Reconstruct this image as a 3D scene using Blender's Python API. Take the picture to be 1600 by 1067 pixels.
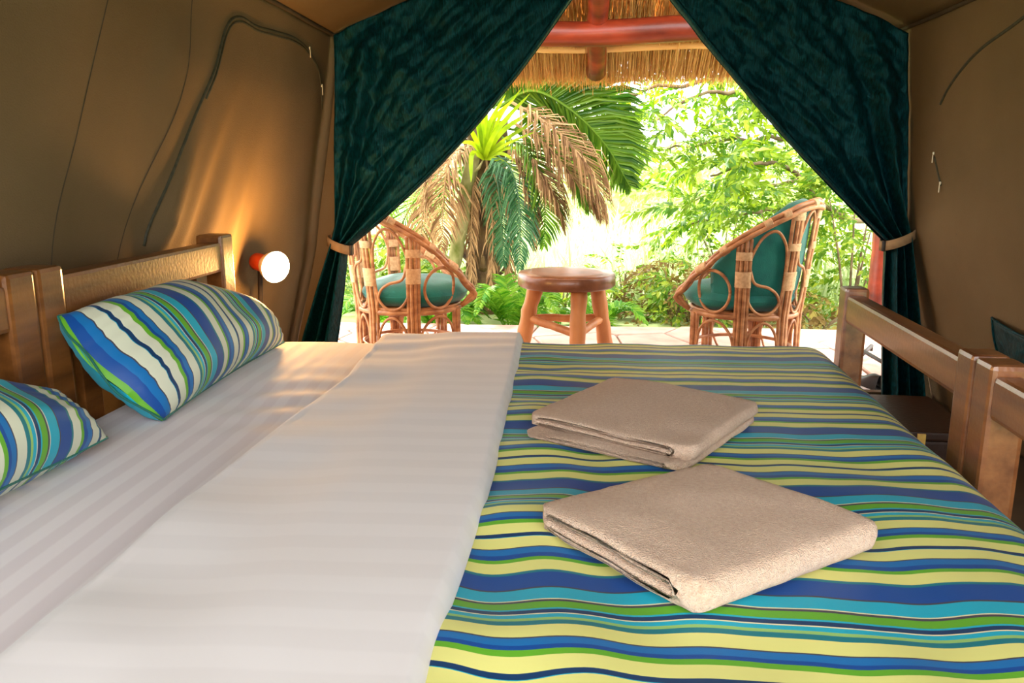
import bpy, bmesh, math, random
from mathutils import Vector, Matrix, noise as mnoise

for _o in list(bpy.data.objects):
    bpy.data.objects.remove(_o)
SC = bpy.context.scene
COL = SC.collection
PI = math.pi

# ------------------------------------------------------------------ camera
F_PX, CX, CY, CAM_Z = 1250.0, 800.0, 533.5, 1.1
YAW, PITCH = math.radians(4.4723), math.radians(12.1229)
_c, _s = math.cos(YAW), math.sin(YAW)
def _rz(v): return Vector((_c*v[0]-_s*v[1], _s*v[0]+_c*v[1], v[2]))
RT = _rz((1, 0, 0))
FW = _rz((0, math.cos(PITCH), -math.sin(PITCH)))
UP = _rz((0, math.sin(PITCH), math.cos(PITCH)))
CAM = Vector((0, 0, CAM_Z))
cam_data = bpy.data.cameras.new('camera')
cam_data.sensor_width = 36.0
cam_data.lens = F_PX/1600*36.0
cam_data.clip_start = 0.02
cam_data.clip_end = 500
cam = bpy.data.objects.new('camera', cam_data)
COL.objects.link(cam)
cam.matrix_world = Matrix(((RT.x, UP.x, -FW.x, CAM.x), (RT.y, UP.y, -FW.y, CAM.y), (RT.z, UP.z, -FW.z, CAM.z), (0, 0, 0, 1)))
SC.camera = cam
def at(px, py, y):
    """world point on the sight line of a photo pixel at depth y"""
    d = RT*((px-CX)/F_PX) + FW - UP*((py-CY)/F_PX)
    return CAM + d*(y/d.y)

# ------------------------------------------------------------------ sky, sun, exposure
W = bpy.data.worlds.new('sky')
SC.world = W
W.use_nodes = True
_bg = W.node_tree.nodes['Background']
_bg.inputs[0].default_value = (1.0, .985, .975, 1)
_bg.inputs[1].default_value = 3.4
sun_data = bpy.data.lights.new('sun', 'SUN')
sun_data.energy = 5.0
sun_data.angle = math.radians(6)
sun_data.color = (1.0, 0.95, 0.84)
sun = bpy.data.objects.new('sun', sun_data)
COL.objects.link(sun)
sun.location = (-6, 14, 14)
sun.rotation_euler = Vector((0.50, -0.95, -1.0)).to_track_quat('-Z', 'Y').to_euler()
SC.view_settings.view_transform = 'Standard'
SC.view_settings.look = 'None'
SC.view_settings.exposure = 1.12
SC.view_settings.gamma = 1.0
SC.view_settings.use_curve_mapping = False
SC.cycles.use_denoising = True
SC.cycles.max_bounces = 8
SC.cycles.diffuse_bounces = 5
SC.cycles.glossy_bounces = 3
SC.cycles.sample_clamp_indirect = 6.0

# ------------------------------------------------------------------ materials
def srgb(r, g, b):
    f = lambda c: (c/255/12.92) if c/255 <= 0.04045 else ((c/255+0.055)/1.055)**2.4
    return (f(r), f(g), f(b), 1)

class NT:
    def __init__(s, name):
        s.m = bpy.data.materials.new(name); s.m.use_nodes = True
        s.t = s.m.node_tree; s.n = s.t.nodes
        s.b = s.n['Principled BSDF']; s.out = s.n['Material Output']
    def add(s, typ, **kw):
        n = s.n.new(typ)
        for k, v in kw.items(): setattr(n, k, v)
        return n
    def link(s, a, b): s.t.links.new(a, b)

def ramp(nt, fac, stops, interp='LINEAR'):
    r = nt.add('ShaderNodeValToRGB')
    cr = r.color_ramp; cr.interpolation = interp
    while len(cr.elements) > 1: cr.elements.remove(cr.elements[-1])
    cr.elements[0].position = stops[0][0]; cr.elements[0].color = stops[0][1]
    for p, c in stops[1:]:
        e = cr.elements.new(p); e.color = c
    nt.link(fac, r.inputs[0])
    return r

def noise_mat(name, c1, c2, scale=(4, 4, 4), rough=0.7, bump=0.0, bscale=60, spec=0.3, detail=5, sheen=0.0, transl=0.0, tcol=None, island=False, coat=0.0, lo=.3, hi=.7):
    nt = NT(name)
    tc = nt.add('ShaderNodeTexCoord'); mp = nt.add('ShaderNodeMapping'); mp.inputs['Scale'].default_value = scale
    nt.link(tc.outputs['Object'], mp.inputs[0])
    no = nt.add('ShaderNodeTexNoise'); no.inputs['Scale'].default_value = 1; no.inputs['Detail'].default_value = detail
    nt.link(mp.outputs[0], no.inputs['Vector'])
    fac = no.outputs[0]
    if island:
        g = nt.add('ShaderNodeNewGeometry'); ma = nt.add('ShaderNodeMath', operation='MULTIPLY_ADD')
        nt.link(g.outputs['Random Per Island'], ma.inputs[0]); ma.inputs[1].default_value = .5
        mb = nt.add('ShaderNodeMath', operation='MULTIPLY'); mb.inputs[1].default_value = .5
        nt.link(fac, mb.inputs[0]); nt.link(mb.outputs[0], ma.inputs[2]); fac = ma.outputs[0]
    r = ramp(nt, fac, [(lo, c1), (hi, c2)])
    nt.link(r.outputs[0], nt.b.inputs['Base Color'])
    nt.b.inputs['Roughness'].default_value = rough
    nt.b.inputs['Specular IOR Level'].default_value = spec
    if sheen: nt.b.inputs['Sheen Weight'].default_value = sheen
    if coat:
        nt.b.inputs['Coat Weight'].default_value = coat; nt.b.inputs['Coat Roughness'].default_value = .12
    if bump:
        n2 = nt.add('ShaderNodeTexNoise'); n2.inputs['Scale'].default_value = bscale; n2.inputs['Detail'].default_value = 4
        nt.link(tc.outputs['Object'], n2.inputs['Vector'])
        bp = nt.add('ShaderNodeBump'); bp.inputs['Strength'].default_value = bump; bp.inputs['Distance'].default_value = 0.01
        nt.link(n2.outputs[0], bp.inputs['Height']); nt.link(bp.outputs[0], nt.b.inputs['Normal'])
    if transl:
        tr = nt.add('ShaderNodeBsdfTranslucent'); mx = nt.add('ShaderNodeMixShader')
        if tcol: tr.inputs[0].default_value = tcol
        else: nt.link(r.outputs[0], tr.inputs[0])
        mx.inputs[0].default_value = transl
        nt.link(nt.b.outputs[0], mx.inputs[1]); nt.link(tr.outputs[0], mx.inputs[2]); nt.link(mx.outputs[0], nt.out.inputs[0])
    return nt.m

def stripe_mat(name, ground, cream):
    nt = NT(name)
    P = 0.3245
    DB = srgb(0, 72, 150); CYA = srgb(20, 172, 200); GR = srgb(98, 172, 40); NV = srgb(10, 56, 100)
    BL = srgb(14, 110, 178); TE = srgb(14, 120, 132); DK = srgb(70, 66, 80); YG = srgb(150, 195, 110)
    seq = [(0, DB), (.0377, DK), (.041, CYA), (.0686, cream), (.0715, DK), (.0765, GR), (.0934, CYA), (.0965, NV), (.106, cream), (.1088, CYA),
           (.117, YG), (.1238, TE), (.1331, ground), (.1587, DK), (.1612, BL), (.174, DB), (.1825, GR), (.1923, ground), (.2165, NV), (.2245, CYA),
           (.2266, ground), (.2535, DK), (.2555, BL), (.270, DB), (.2824, GR), (.2915, ground), (.3179, TE)]
    uv = nt.add('ShaderNodeUVMap'); uv.uv_map = 'UVMap'
    sp = nt.add('ShaderNodeSeparateXYZ'); nt.link(uv.outputs[0], sp.inputs[0])
    # slightly wavering print
    no = nt.add('ShaderNodeTexNoise'); no.inputs['Scale'].default_value = 7; no.inputs['Detail'].default_value = 2
    nt.link(uv.outputs[0], no.inputs['Vector'])
    m1 = nt.add('ShaderNodeMath', operation='MULTIPLY_ADD'); m1.inputs[1].default_value = .007
    nt.link(no.outputs[0], m1.inputs[0]); nt.link(sp.outputs[1], m1.inputs[2])
    m2 = nt.add('ShaderNodeMath', operation='DIVIDE'); m2.inputs[1].default_value = P; nt.link(m1.outputs[0], m2.inputs[0])
    m3 = nt.add('ShaderNodeMath', operation='FRACT'); nt.link(m2.outputs[0], m3.inputs[0])
    r = ramp(nt, m3.outputs[0], [(p/P, c) for p, c in seq], 'CONSTANT')
    nt.link(r.outputs[0], nt.b.inputs['Base Color'])
    nt.b.inputs['Roughness'].default_value = .5
    nt.b.inputs['Specular IOR Level'].default_value = .42
    nt.b.inputs['Sheen Weight'].default_value = .06
    wv = nt.add('ShaderNodeTexNoise'); wv.inputs['Scale'].default_value = 500
    nt.link(uv.outputs[0], wv.inputs['Vector'])
    bp = nt.add('ShaderNodeBump'); bp.inputs['Strength'].default_value = .12; bp.inputs['Distance'].default_value = .001
    nt.link(wv.outputs[0], bp.inputs['Height']); nt.link(bp.outputs[0], nt.b.inputs['Normal'])
    return nt.m

def satin_mat(name, axis, freq, c1, c2):
    """white cotton with a woven satin stripe"""
    nt = NT(name)
    tc = nt.add('ShaderNodeTexCoord'); sp = nt.add('ShaderNodeSeparateXYZ'); nt.link(tc.outputs['Object'], sp.inputs[0])
    ma = nt.add('ShaderNodeMath', operation='MULTIPLY'); ma.inputs[1].default_value = freq
    nt.link(sp.outputs[axis], ma.inputs[0])
    fr = nt.add('ShaderNodeMath', operation='PINGPONG'); fr.inputs[1].default_value = 1; nt.link(ma.outputs[0], fr.inputs[0])
    r = ramp(nt, fr.outputs[0], [(.42, c1), (.58, c2)])
    nt.link(r.outputs[0], nt.b.inputs['Base Color'])
    r2 = ramp(nt, fr.outputs[0], [(.42, (.72, .72, .72, 1)), (.58, (.85, .85, .85, 1))])
    nt.link(r2.outputs[0], nt.b.inputs['Roughness'])
    nt.b.inputs['Specular IOR Level'].default_value = .2
    nt.b.inputs['Sheen Weight'].default_value = .35
    return nt.m

def net_mat(name, c1, c2):
    """woven plastic shade net: fine vertical cords that glint"""
    nt = NT(name)
    tc = nt.add('ShaderNodeTexCoord')
    mp = nt.add('ShaderNodeMapping'); mp.inputs['Scale'].default_value = (230, 60, 34)
    nt.link(tc.outputs['Object'], mp.inputs[0])
    no = nt.add('ShaderNodeTexNoise'); no.inputs['Scale'].default_value = 1; no.inputs['Detail'].default_value = 2
    nt.link(mp.outputs[0], no.inputs['Vector'])
    r = ramp(nt, no.outputs[0], [(.38, c1), (.68, c2)])
    nt.link(r.outputs[0], nt.b.inputs['Base Color'])
    nt.b.inputs['Roughness'].default_value = .5
    nt.b.inputs['Specular IOR Level'].default_value = .30
    nt.b.inputs['Specular Tint'].default_value = (.25, .8, .85, 1)
    bp = nt.add('ShaderNodeBump'); bp.inputs['Strength'].default_value = .7; bp.inputs['Distance'].default_value = .003
    n2 = nt.add('ShaderNodeTexNoise'); n2.inputs['Scale'].default_value = 9; n2.inputs['Detail'].default_value = 6; n2.inputs['Roughness'].default_value = .6
    n2.inputs['Distortion'].default_value = .0
    nt.link(tc.outputs['Object'], n2.inputs['Vector'])
    b2 = nt.add('ShaderNodeBump'); b2.inputs['Strength'].default_value = .4; b2.inputs['Distance'].default_value = .03
    nt.link(n2.outputs[0], b2.inputs['Height']); nt.link(b2.outputs[0], bp.inputs['Normal'])
    nt.link(no.outputs[0], bp.inputs['Height']); nt.link(bp.outputs[0], nt.b.inputs['Normal'])
    tr = nt.add('ShaderNodeBsdfTranslucent'); tr.inputs[0].default_value = srgb(10, 110, 90)
    mx = nt.add('ShaderNodeMixShader'); mx.inputs[0].default_value = .07
    nt.link(nt.b.outputs[0], mx.inputs[1]); nt.link(tr.outputs[0], mx.inputs[2]); nt.link(mx.outputs[0], nt.out.inputs[0])
    return nt.m

def emit_mat(name, col, st):
    nt = NT(name)
    nt.b.inputs['Base Color'].default_value = col
    nt.b.inputs['Emission Color'].default_value = col
    nt.b.inputs['Emission Strength'].default_value = st
    return nt.m

M = {}
M['canvas'] = noise_mat('canvas', srgb(100, 83, 57), srgb(115, 95, 67), (2, 2, 2), .85, .25, 240, .15)
M['canvas_seam'] = noise_mat('canvas_seam', srgb(58, 48, 34), srgb(72, 60, 43), (20, 20, 20), .8)
M['zip'] = noise_mat('zip', srgb(44, 44, 30), srgb(66, 62, 44), (60, 60, 60), .6)
M['strap'] = noise_mat('strap', srgb(138, 110, 78), srgb(158, 128, 92), (30, 30, 30), .8)
M['metal'] = noise_mat('metal', srgb(200, 190, 160), srgb(230, 220, 190), (40, 40, 40), .25, spec=.8)
M['brass'] = noise_mat('brass', srgb(190, 150, 70), srgb(215, 180, 90), (40, 40, 40), .3, spec=.8)
M['net'] = net_mat('green_net', srgb(0, 18, 22), srgb(4, 56, 64))
M['bedwood'] = noise_mat('bed_wood', srgb(92, 52, 20), srgb(140, 88, 40), (30, 3, 30), .36, .08, 90, .4, coat=.18)
M['footwood'] = noise_mat('foot_wood', srgb(106, 60, 34), srgb(152, 98, 58), (30, 3, 30), .30, .08, 90, .5, coat=.25)
M['sheet'] = satin_mat('sheet_cotton', 0, 36, (.70, .63, .65, 1), (.77, .715, .73, 1))
M['fold'] = satin_mat('topsheet_cotton', 1, 26, (.715, .69, .69, 1), (.745, .72, .72, 1))
M['mattress'] = noise_mat('mattress_cover', srgb(210, 205, 195), srgb(222, 218, 210), (8, 8, 8), .8)
M['quilt'] = stripe_mat('quilt_stripes', srgb(228, 226, 136), srgb(228, 224, 180))
M['pillow'] = stripe_mat('pillow_stripes', srgb(212, 218, 196), srgb(214, 216, 200))
M['towel'] = noise_mat('terry', srgb(230, 188, 154), srgb(248, 216, 186), (160, 160, 160), .95, 1.0, 420, .03, sheen=.5, detail=4)
M['orange'] = noise_mat('orange_plastic', srgb(190, 60, 18), srgb(210, 76, 26), (20, 20, 20), .4)
M['blackish'] = noise_mat('dark_metal', srgb(34, 28, 24), srgb(48, 40, 34), (20, 20, 20), .5)
M['bulb'] = emit_mat('bulb_glow', (1.0, .80, .50, 1), 14)
M['cane'] = noise_mat('rattan_cane', srgb(142, 84, 48), srgb(206, 146, 96), (14, 14, 26), .42, .1, 90, .45)
M['bind'] = noise_mat('cane_binding', srgb(196, 146, 100), srgb(226, 184, 138), (60, 60, 60), .5)
M['cushion'] = noise_mat('teal_fabric', srgb(8, 92, 82), srgb(16, 116, 102), (9, 9, 9), .6, .2, 120, .3, sheen=.2)
M['stoolwood'] = noise_mat('peeled_log', srgb(168, 98, 50), srgb(214, 148, 92), (9, 9, 3), .5, .15, 40, .4)
M['stooltop'] = noise_mat('slab_wood', srgb(96, 56, 34), srgb(156, 104, 74), (7, 7, 7), .3, .1, 40, .5)
M['redwood'] = noise_mat('varnished_pole', srgb(82, 25, 14), srgb(142, 52, 27), (3, 9, 9), .38, .15, 30, .4, coat=.15)
M['palepole'] = noise_mat('pale_pole', srgb(212, 150, 96), srgb(236, 186, 136), (3, 20, 20), .6, .1, 40)
M['straw'] = noise_mat('straw', srgb(190, 134, 70), srgb(252, 214, 150), (20, 20, 20), .7, island=True, transl=.45, lo=.15, hi=.8)
M['stone'] = noise_mat('flagstone', srgb(172, 142, 128), srgb(204, 176, 162), (5, 5, 5), .7, .3, 30)
M['mortar'] = noise_mat('mortar', srgb(132, 110, 96), srgb(150, 126, 110), (9, 9, 9), .9)
M['tentfloor'] = noise_mat('groundsheet', srgb(70, 56, 42), srgb(86, 70, 52), (5, 5, 5), .8)
M['soil'] = noise_mat('meadow_ground', srgb(110, 130, 70), srgb(170, 184, 124), (.7, .7, .7), .95, .4, 8)
M['trunk'] = noise_mat('palm_bark', srgb(58, 44, 30), srgb(128, 104, 70), (14, 14, 5), .9, .8, 30)
M['moss'] = noise_mat('mossy_bark', srgb(96, 104, 40), srgb(178, 168, 120), (9, 9, 6), .9, .5, 30)
M['palebark'] = noise_mat('pale_bark', srgb(170, 150, 124), srgb(214, 198, 172), (7, 7, 7), .8)
M['palm'] = noise_mat('palm_leaf', srgb(44, 92, 14), srgb(110, 148, 34), (3, 3, 3), .45, spec=.4, transl=.35, island=True)
M['palmdark'] = noise_mat('palm_leaf_dark', srgb(30, 86, 44), srgb(84, 130, 84), (3, 3, 3), .35, spec=.5, transl=.25, island=True)
M['dead'] = noise_mat('dead_frond', srgb(112, 80, 50), srgb(196, 158, 112), (4, 4, 4), .8, transl=.2, island=True)
M['fern'] = noise_mat('strap_leaf', srgb(132, 168, 12), srgb(188, 208, 32), (6, 6, 6), .4, transl=.45)
M['leafA'] = noise_mat('tree_leaf', srgb(74, 122, 14), srgb(164, 188, 40), (3, 3, 3), .45, spec=.4, transl=.45, island=True)
M['leafB'] = noise_mat('shrub_leaf', srgb(84, 128, 20), srgb(170, 186, 58), (3, 3, 3), .5, transl=.4, island=True)
M['leafC'] = noise_mat('dry_leaf', srgb(110, 88, 42), srgb(160, 150, 70), (3, 3, 3), .7, transl=.3, island=True)
M['leafD'] = noise_mat('hazed_far_leaf', srgb(150, 176, 84), srgb(202, 214, 140), (2, 2, 2), .7, transl=.4, island=True)  # washed-out haze of the distance is put into the leaf colour
M['groundfern'] = noise_mat('fern_leaf', srgb(66, 136, 18), srgb(132, 180, 46), (5, 5, 5), .5, transl=.45, island=True)
M['grass'] = noise_mat('reed', srgb(166, 188, 122), srgb(214, 222, 178), (1, 1, 1), .7, transl=.4, island=True)  # reeds pale by nature, haze paleness also put into the blade colour
M['branch'] = noise_mat('branch', srgb(84, 68, 48), srgb(140, 120, 92), (9, 9, 9), .8)
M['trunkbox'] = noise_mat('dark_trunk', srgb(40, 24, 15), srgb(54, 33, 21), (8, 8, 8), .5, .2, 60)
M['shoe'] = noise_mat('black_leather', srgb(20, 18, 18), srgb(34, 30, 28), (20, 20, 20), .4)
M['white'] = noise_mat('white_rubber', srgb(210, 214, 222), srgb(226, 230, 236), (20, 20, 20), .5)

# ------------------------------------------------------------------ mesh helpers
class MB:
    def __init__(s): s.v = []; s.f = []; s.uv = None
    def vert(s, p): s.v.append(tuple(p)); return len(s.v)-1
    def add(s, vs, fs):
        o = len(s.v); s.v += [tuple(p) for p in vs]; s.f += [tuple(i+o for i in f) for f in fs]
    def box(s, c, d, ch=0.0, rot=None):
        hx, hy, hz = d[0]/2, d[1]/2, d[2]/2
        bm = bmesh.new(); bmesh.ops.create_cube(bm, size=1)
        for v in bm.verts: v.co = Vector((v.co.x*d[0], v.co.y*d[1], v.co.z*d[2]))
        if ch: bmesh.ops.bevel(bm, geom=list(bm.edges), offset=ch, segments=2, affect='EDGES', profile=.6)
        bm.verts.index_update()
        R = rot if rot is not None else Matrix.Identity(3)
        s.add([R @ v.co + Vector(c) for v in bm.verts], [[v.index for v in f.verts] for f in bm.faces]); bm.free()
    def tube(s, pts, r, seg=8, cap=True, flat=1.0):
        pts = [Vector(p) for p in pts]; n = len(pts)
        rr = r if isinstance(r, (list, tuple)) else [r]*n
        o = len(s.v); up = None
        for i, p in enumerate(pts):
            t = (pts[min(i+1, n-1)]-pts[max(i-1, 0)])
            t = t.normalized() if t.length > 1e-9 else Vector((0, 0, 1))
            if up is None:
                a = Vector((0, 0, 1)) if abs(t.z) < .9 else Vector((1, 0, 0))
                up = (a - t*a.dot(t)).normalized()
            else:
                up = up - t*up.dot(t)
                up = up.normalized() if up.length > 1e-6 else t.orthogonal().normalized()
            sd = t.cross(up)
            for k in range(seg):
                a = 2*PI*k/seg
                s.v.append(tuple(p + up*(rr[i]*math.cos(a)*flat) + sd*(rr[i]*math.sin(a))))
        for i in range(n-1):
            for k in range(seg):
                a, b = o+i*seg+k, o+i*seg+(k+1) % seg
                s.f.append((a, b, b+seg, a+seg))
        if cap:
            s.f.append(tuple(o+k for k in reversed(range(seg))))
            s.f.append(tuple(o+(n-1)*seg+k for k in range(seg)))
    def lathe(s, prof, seg=24, mtx=None):
        """profile of (radius, z); closed with end caps"""
        o = len(s.v); mtx = mtx or Matrix.Identity(4)
        for r, z in prof:
            for k in range(seg):
                a = 2*PI*k/seg
                s.v.append(tuple(mtx @ Vector((r*math.cos(a), r*math.sin(a), z))))
        for i in range(len(prof)-1):
            for k in range(seg):
                a, b = o+i*seg+k, o+i*seg+(k+1) % seg
                s.f.append((a, b, b+seg, a+seg))
        s.f.append(tuple(o+k for k in reversed(range(seg))))
        s.f.append(tuple(o+(len(prof)-1)*seg+k for k in range(seg)))
    def grid(s, fn, nu, nv, uvfn=None, wrap=False):
        o = len(s.v)
        if uvfn and s.uv is None: s.uv = {}
        for j in range(nv+1):
            for i in range(nu+1):
                s.v.append(tuple(fn(i/nu, j/nv)))
                if uvfn: s.uv[len(s.v)-1] = uvfn(i/nu, j/nv)
        for j in range(nv):
            for i in range(nu):
                a = o+j*(nu+1)+i
                s.f.append((a, a+1, a+nu+2, a+nu+1))
    def mesh(s, name, mat, smooth=True):
        me = bpy.data.meshes.new(name)
        me.from_pydata(s.v, [], s.f)
        if s.uv is not None:
            ul = me.uv_layers.new(name='UVMap')
            for l in me.loops: ul.data[l.index].uv = s.uv.get(l.vertex_index, (0, 0))
        me.materials.append(mat)
        if smooth: me.polygons.foreach_set('use_smooth', [True]*len(me.polygons))
        me.update()
        return me
    def build(s, name, mat, parent=None, smooth=True, bev=False):
        o = link(name, s.mesh(name, mat, smooth), parent)
        return o

def link(name, data, parent=None, loc=None, rot=None, scale=None):
    o = bpy.data.objects.new(name, data)
    COL.objects.link(o)
    if parent is not None: o.parent = parent
    if loc is not None: o.location = loc
    if rot is not None: o.rotation_euler = rot
    if scale is not None: o.scale = scale if hasattr(scale, '__len__') else (scale,)*3
    return o

def tag(o, label=None, cat=None, group=None, kind=None):
    if label: o['label'] = label
    if cat: o['category'] = cat
    if group: o['group'] = group
    if kind: o['kind'] = kind
    return o

def thing(name, label, cat, loc=(0, 0, 0), rz=0, group=None):
    return tag(link(name, None, None, loc, (0, 0, rz)), label, cat, group)

def interp(tab, x):
    if x <= tab[0][0]: return tab[0][1]
    for (a, b), (c, d) in zip(tab, tab[1:]):
        if x <= c: return b+(d-b)*(x-a)/(c-a)
    return tab[-1][1]

def spline(pts, n):
    """Catmull-Rom through points"""
    pts = [Vector(p) for p in pts]
    P = [pts[0]*2-pts[1]] + pts + [pts[-1]*2-pts[-2]]
    out = []
    m = len(pts)-1
    for k in range(n+1):
        t = k/n*m; i = min(int(t), m-1); t -= i
        a, b, c, d = P[i], P[i+1], P[i+2], P[i+3]
        out.append(.5*((2*b)+(c-a)*t+(2*a-5*b+4*c-d)*t*t+(3*b-a-3*c+d)*t**3))
    return out

def nz(x, y, z=0.0): return mnoise.noise(Vector((x, y, z)))
def smooth01(t): t = max(0, min(1, t)); return t*t*(3-2*t)

# ------------------------------------------------------------------ tent shell
Y0, Y1 = -.62, 3.95  # unseen rear end left open, set close behind the camera to brighten the bed
XLT = [(0, -1.47), (.29, -1.40), (.68, -1.297), (1.146, -1.225), (1.71, -1.13)]
XRT = [(0, 1.76), (.29, 1.68), (.85, 1.52), (1.66, 1.44), (1.71, 1.435)]
EAVE, RIDGE, RX = 1.71, 2.42, .155
zipL = [(2.269, .88), (2.30, .96), (2.475, 1.245), (2.60, 1.42), (2.70, 1.56), (2.80, 1.605), (2.95, 1.60), (3.13, 1.61), (3.35, 1.62), (3.51, 1.60), (3.64, 1.545), (3.70, 1.47), (3.755, 1.36), (3.775, 1.24), (3.77, 1.08), (3.73, .93), (3.67, .75), (3.6, .55)]
def wl(y, z):
    """inner surface of the left canvas wall with its sags and tension folds"""
    x = interp(XLT, z)
    w = 0.010*nz(y*1.3, z*1.1, 3.1)+.005*nz(y*4, z*2.0, 7)
    # vertical hanging folds between the seams
    w += .008*math.sin(y*7.5+1.2*z+1.5*nz(y, z*.8, 1))*smooth01((1.6-z)/.8)
    # loose zipped flap: folds fanning down from its corner to the headboard post
    if 2.15 < y < 3.9:
        q = smooth01((y-2.2)/.2)*smooth01((3.85-y)/.25)*smooth01((1.62-z)/.25)
        s = (y-2.3)-(z-.95)*.62
        w += q*((.014*math.sin(s*15+2.0*nz(y*1.5, z*1.5, 9))+.007*math.sin(s*37+3*nz(y*2, z*2, 3)))*smooth01((1.5-z)/.6)*smooth01((3.35-y)/.7)+.024)
    return x+w
def wr(y, z):
    x = interp(XRT, z)
    return x-.010*nz(y*1.4, z*1.0, 13.1)-.006*math.sin(y*6+z*1.3+nz(y, z, 4)*2)*smooth01((1.5-z)/.8)

def wall_grid(fn, name, zt=EAVE):
    mb = MB()
    mb.grid(lambda u, v: (lambda y, z: (fn(y, z), y, z))(Y0+(Y1-Y0)*u, v*zt), 210, 70)
    o = mb.build(name, M['canvas'])
    md = o.modifiers.new('thick', 'SOLIDIFY'); md.thickness = .004
    md.offset = 1 if name == 'wall_left' else -1
    return tag(o, kind='structure')
WL = wall_grid(wl, 'wall_left'); WR = wall_grid(wr, 'wall_right')

def ribbon(path, off, r, name, mat, parent, side):
    f = wl if side < 0 else wr
    pts = [(f(y, z)-side*off, y, z) for y, z in path]
    mb = MB(); mb.tube(pts, r, 6, flat=1)
    return mb.build(name, mat, parent)
def dens(path, n):
    return [(p.x, p.y) for p in spline([(a, b, 0) for a, b in path], n)]
# sewn seams of the left wall
for path in ([(1.83, .6), (1.833, .938), (1.93, 1.199), (2.026, 1.51), (2.07, 1.70)], [(2.12, .6), (2.167, .915), (2.394, 1.314), (2.464, 1.595), (2.47, 1.70)],
             [(1.25, .6), (1.32, 1.2), (1.40, 1.70)]):
    ribbon(dens(path, 30), .001, .0045, 'seam', M['canvas_seam'], WL, -1)
z1 = dens(zipL, 70)
ribbon(z1[:50], .003, .0065, 'zip', M['zip'], WL, -1)
ribbon([(y+.012, z-.012) for y, z in z1[10:46]], .003, .005, 'zip_piping', M['zip'], WL, -1)
ribbon(z1[49:], .001, .0035, 'seam', M['canvas_seam'], WL, -1)
ribbon(dens([(2.2, .64), (2.6, .63), (3.2, .60), (3.75, .61)], 30), .001, .0025, 'hem_stitch', M['canvas_seam'], WL, -1)
def zip_pull(y, z, side, parent, ln=.032):
    f = wl if side < 0 else wr
    mb = MB(); mb.box((f(y, z)-side*.012, y, z-ln/2), (.003, .006, ln), .001)
    mb.box((f(y, z)-side*.010, y, z+.006), (.006, .009, .012), .002)
    mb.build('zip_pull', M['metal'], parent)
zip_pull(3.52, 1.60, -1, WL); zip_pull(3.70, 1.465, -1, WL, .035)
# right wall
ribbon(dens([(2.60, 1.66), (2.895, 1.58), (3.15, 1.53), (3.30, 1.48), (3.42, 1.42), (3.50, 1.36)], 30), .003, .0065, 'zip', M['zip'], WR, 1)
ribbon(dens([(3.50, 1.36), (3.56, 1.25), (3.55, 1.152)], 12), .001, .003, 'seam', M['canvas_seam'], WR, 1)
ribbon(dens([(3.548, 1.152), (3.51, 1.09), (3.474, 1.036)], 10), .003, .006, 'zip', M['zip'], WR, 1)
ribbon(dens([(3.474, 1.036), (3.40, .95), (3.352, .888), (3.25, .75), (3.172, .656), (3.1, .58)], 24), .001, .003, 'seam', M['canvas_seam'], WR, 1)
ribbon(dens([(3.05, 1.70), (3.04, 1.1), (3.03, .6)], 24), .0005, .002, 'seam', M['canvas_seam'], WR, 1)
zip_pull(3.548, 1.16, 1, WR); zip_pull(3.474, 1.04, 1, WR)

# roof
mb = MB()
def roof(u, v):
    y = Y0+(Y1+.05-Y0)*v
    if u < .5:
        t = u/.5; x = -1.13+(RX+1.13)*t
    else:
        t = (1-u)/.5; x = 1.435+(RX-1.435)*t
    z = EAVE+(RIDGE-EAVE)*t-.05*math.sin(PI*t)+.012*nz(x*2, y*1.5, 5)*math.sin(PI*t)
    return (x, y, z)
mb.grid(roof, 48, 70)
CEIL = tag(mb.build('ceiling', M['canvas']), kind='structure')
md = CEIL.modifiers.new('thick', 'SOLIDIFY'); md.thickness = .004; md.offset = -1
for u in (0, 1):
    mb = MB(); mb.tube([(roof(u, v/30)[0]+(.006 if u == 0 else -.006), roof(u, v/30)[1], EAVE-.004+.003*nz(v*.5, 2)) for v in range(31)], .010, 8)
    mb.build('eave_piping', M['canvas_seam'], CEIL)
for yy in (3.05, 1.6):
    mb = MB(); mb.tube([Vector(roof(u/40, (yy-Y0)/(Y1+.05-Y0)))-Vector((0, 0, .004)) for u in range(41)], .004, 6)
    mb.build('roof_seam', M['canvas_seam'], CEIL)
# front wall: gable piece over the doorway and the narrow strips beside it
mb = MB()
yF = 3.93
def gable_edge(x): return EAVE+(RIDGE-EAVE)*(1-abs(x-RX)/((RX+1.13) if x < RX else (1.435-RX)))
N = 26
for i in range(N):
    x0, x1 = -1.13+(2.565)*i/N, -1.13+2.565*(i+1)/N
    def low(x): return max(EAVE-.02, 2.13-.9*abs(x-RX))
    a = [(x0, yF, low(x0)), (x1, yF, low(x1)), (x1, yF, gable_edge(x1)+.01), (x0, yF, gable_edge(x0)+.01)]
    b = [(x, y+.012, z) for x, y, z in a]
    mb.add(a+b, [(0, 1, 2, 3), (7, 6, 5, 4), (0, 4, 5, 1), (3, 2, 6, 7), (0, 3, 7, 4), (1, 5, 6, 2)])
for tab, w in ((XLT, .10), (XRT, -.08)):
    for k in range(12):
        z0, z1_ = EAVE*k/12, EAVE*(k+1)/12
        a = [(interp(tab, z0), yF, z0), (interp(tab, z0)+w, yF, z0), (interp(tab, z1_)+w, yF, z1_), (interp(tab, z1_), yF, z1_)]
        if w < 0: a = [a[1], a[0], a[3], a[2]]
        b = [(x, y+.012, z) for x, y, z in a]
        mb.add(a+b, [(0, 1, 2, 3), (7, 6, 5, 4), (0, 4, 5, 1), (3, 2, 6, 7), (0, 3, 7, 4), (1, 5, 6, 2)])
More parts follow.
